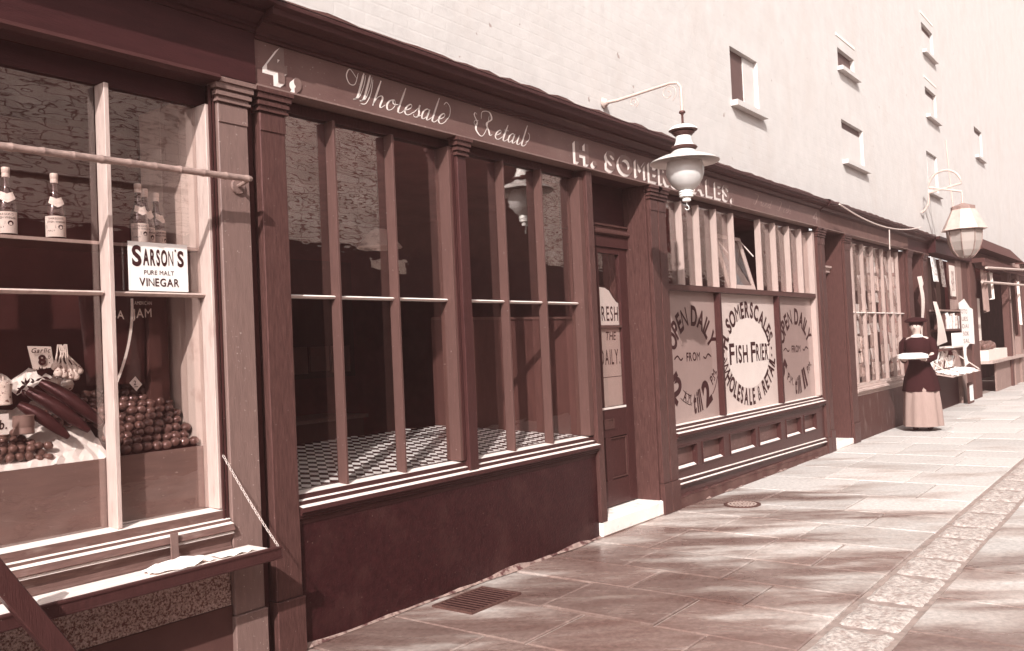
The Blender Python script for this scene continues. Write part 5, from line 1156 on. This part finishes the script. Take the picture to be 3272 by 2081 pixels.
bm.skin_vertices[0].data[0].use_root = True
ss = bo.modifiers.new('sub', 'SUBSURF'); ss.levels = 2; ss.render_levels = 2
ORG['body'] = Vector((X0, Y0, 0))
# hands: palm + fingers under the tray
for s_ in (1, -1):
    mb = MB(); hx, hy, hz = X0-.30, Y0+s_*.135, 1.078
    mb.sphere((hx-.01, hy, hz), .034, 10, 8, (1.2, .9, .5))
    for f in range(4):
        L_ = (.052, .062, .058, .045)[f]; oy = (-.024+.016*f)
        mb.tube([(hx-.03, hy+oy, hz), (hx-.03-L_*.5, hy+oy*1.1, hz-.004), (hx-.03-L_, hy+oy*1.15, hz+.010)], [.009, .0085, .006], 6)
    mb.tube([(hx+.0, hy-s_*.03, hz), (hx-.03, hy-s_*.05, hz+.014), (hx-.05, hy-s_*.052, hz+.024)], [.010, .009, .007], 6)
    mb.build('hand', M_skin, P_, smooth=True)
# face
fx = X0-.095
mb = MB(); mb.add([(fx-.078, Y0, 1.595), (fx-.107, Y0, 1.553), (fx-.080, Y0-.016, 1.550), (fx-.080, Y0+.016, 1.550)], [(0, 1, 2), (0, 3, 1), (1, 3, 2)]); mb.build('nose', M_skin, P_, smooth=True)
for s_ in (1, -1):
    MB().sphere((fx-.078, Y0+s_*.03, 1.592), .009, 8, 6).build('eye', M_hair, P_, smooth=True)
    MB().sphere((fx+.01, Y0+s_*.082, 1.578), .022, 8, 6, (.7, .4, 1.2)).build('ear', M_skin, P_, smooth=True)
MB().box(fx-.085, fx-.077, Y0-.018, Y0+.018, 1.523, 1.529).build('mouth', M_plum, P_)
mb = MB()
loft(mb, [ring(X0+.03, Y0, .075, .31, .28, 48, .010, 11), ring(X0+.02, Y0, .35, .285, .26, 48, .011, 11), ring(X0+.01, Y0, .62, .25, .235, 48, .009, 11), ring(X0+.01, Y0, .85, .175, .165, 48, .008, 15), ring(X0, Y0, 1.03, .125, .125, 48)], True)
mb.build('skirt', M_skirt, P_, smooth=True)
mb = MB()
loft(mb, [ring(X0+.025, Y0, .60, .275, .265, 48, .008, 5), ring(X0+.02, Y0, .80, .235, .23, 48, .006, 5), ring(X0+.005, Y0, 1.0, .15, .155, 48), ring(X0-.01, Y0, 1.10, .135, .145, 48), ring(X0-.035, Y0, 1.25, .175, .20, 48), ring(X0-.045, Y0, 1.36, .145, .20, 48), ring(X0-.06, Y0, 1.42, .07, .085, 48), ring(X0-.07, Y0, 1.435, .058, .06, 48)], False)
mb.build('coat', M_cloth, P_, smooth=True)
for s_ in (1, -1):
    MB().tube([(X0-.045, Y0+s_*.14, 1.375), (X0-.04, Y0+s_*.185, 1.32), (X0-.02, Y0+s_*.22, 1.17), (X0-.06, Y0+s_*.215, 1.11), (X0-.18, Y0+s_*.17, 1.07), (X0-.255, Y0+s_*.145, 1.074)], [.07, .082, .062, .058, .048, .042], 12).build('sleeve', M_cloth, P_, smooth=True)
MB().lathe([(.072, 0), (.088, .008), (.082, .03), (.062, .045)], (X0-.07, Y0, 1.405), 24).build('collar', M_paper, P_, smooth=True)
mb = MB(); mb.sphere((X0-.065, Y0, 1.615), .108, 18, 12, (1.0, .95, .88)); mb.sphere((X0+.05, Y0, 1.60), .06, 12, 8); mb.build('hair', M_hair, P_, smooth=True)
mb = MB().lathe([(.13, 0), (.165, .012), (.16, .035), (.12, .06), (.07, .075), (.01, .08)], (X0-.06, Y0, 1.635), 24); mb.build('hat', M_cloth, P_, smooth=True)
for dx, dy in ((-.06, .09), (.06, -.09)): MB().sphere((X0+dx, Y0+dy, .04), .05, 12, 8, (2.1, .75, .75)).build('boot', M_cloth, P_, smooth=True)
tr = thing('white_tray', 'white cloth covered tray held out by the woman', 'tray', (13.95, -.48, 1.10))
mb = MB(); loft(mb, [ring(13.93, -.48, 1.095, .19, .20, 24), ring(13.93, -.48, 1.11, .21, .22, 24, .004, 9), ring(13.93, -.48, 1.16, .20, .21, 24, .006, 7), ring(13.93, -.48, 1.185, .12, .13, 24, .01, 5)], True); mb.build('cloth_bundle', M_paper, tr, smooth=True)

# ================================================================== ADDED HAZE
hz = MB().box(-9.5, 72, -8.2, 5, -1.2, 15.6)  # tinted volume added to lift blacks and wash out the far end
m = bpy.data.materials.new('added_tint_haze'); m.use_nodes = True; n = m.node_tree.nodes; l = m.node_tree.links; n.remove(n['Principled BSDF'])
pv = n.new('ShaderNodeVolumePrincipled'); pv.inputs['Color'].default_value = (1, .62, .58, 1); pv.inputs['Density'].default_value = .0042; pv.inputs['Anisotropy'].default_value = .2
l.new(pv.outputs[0], n['Material Output'].inputs['Volume'])
o = hz.build('haze', m, None); o['kind'] = 'stuff'
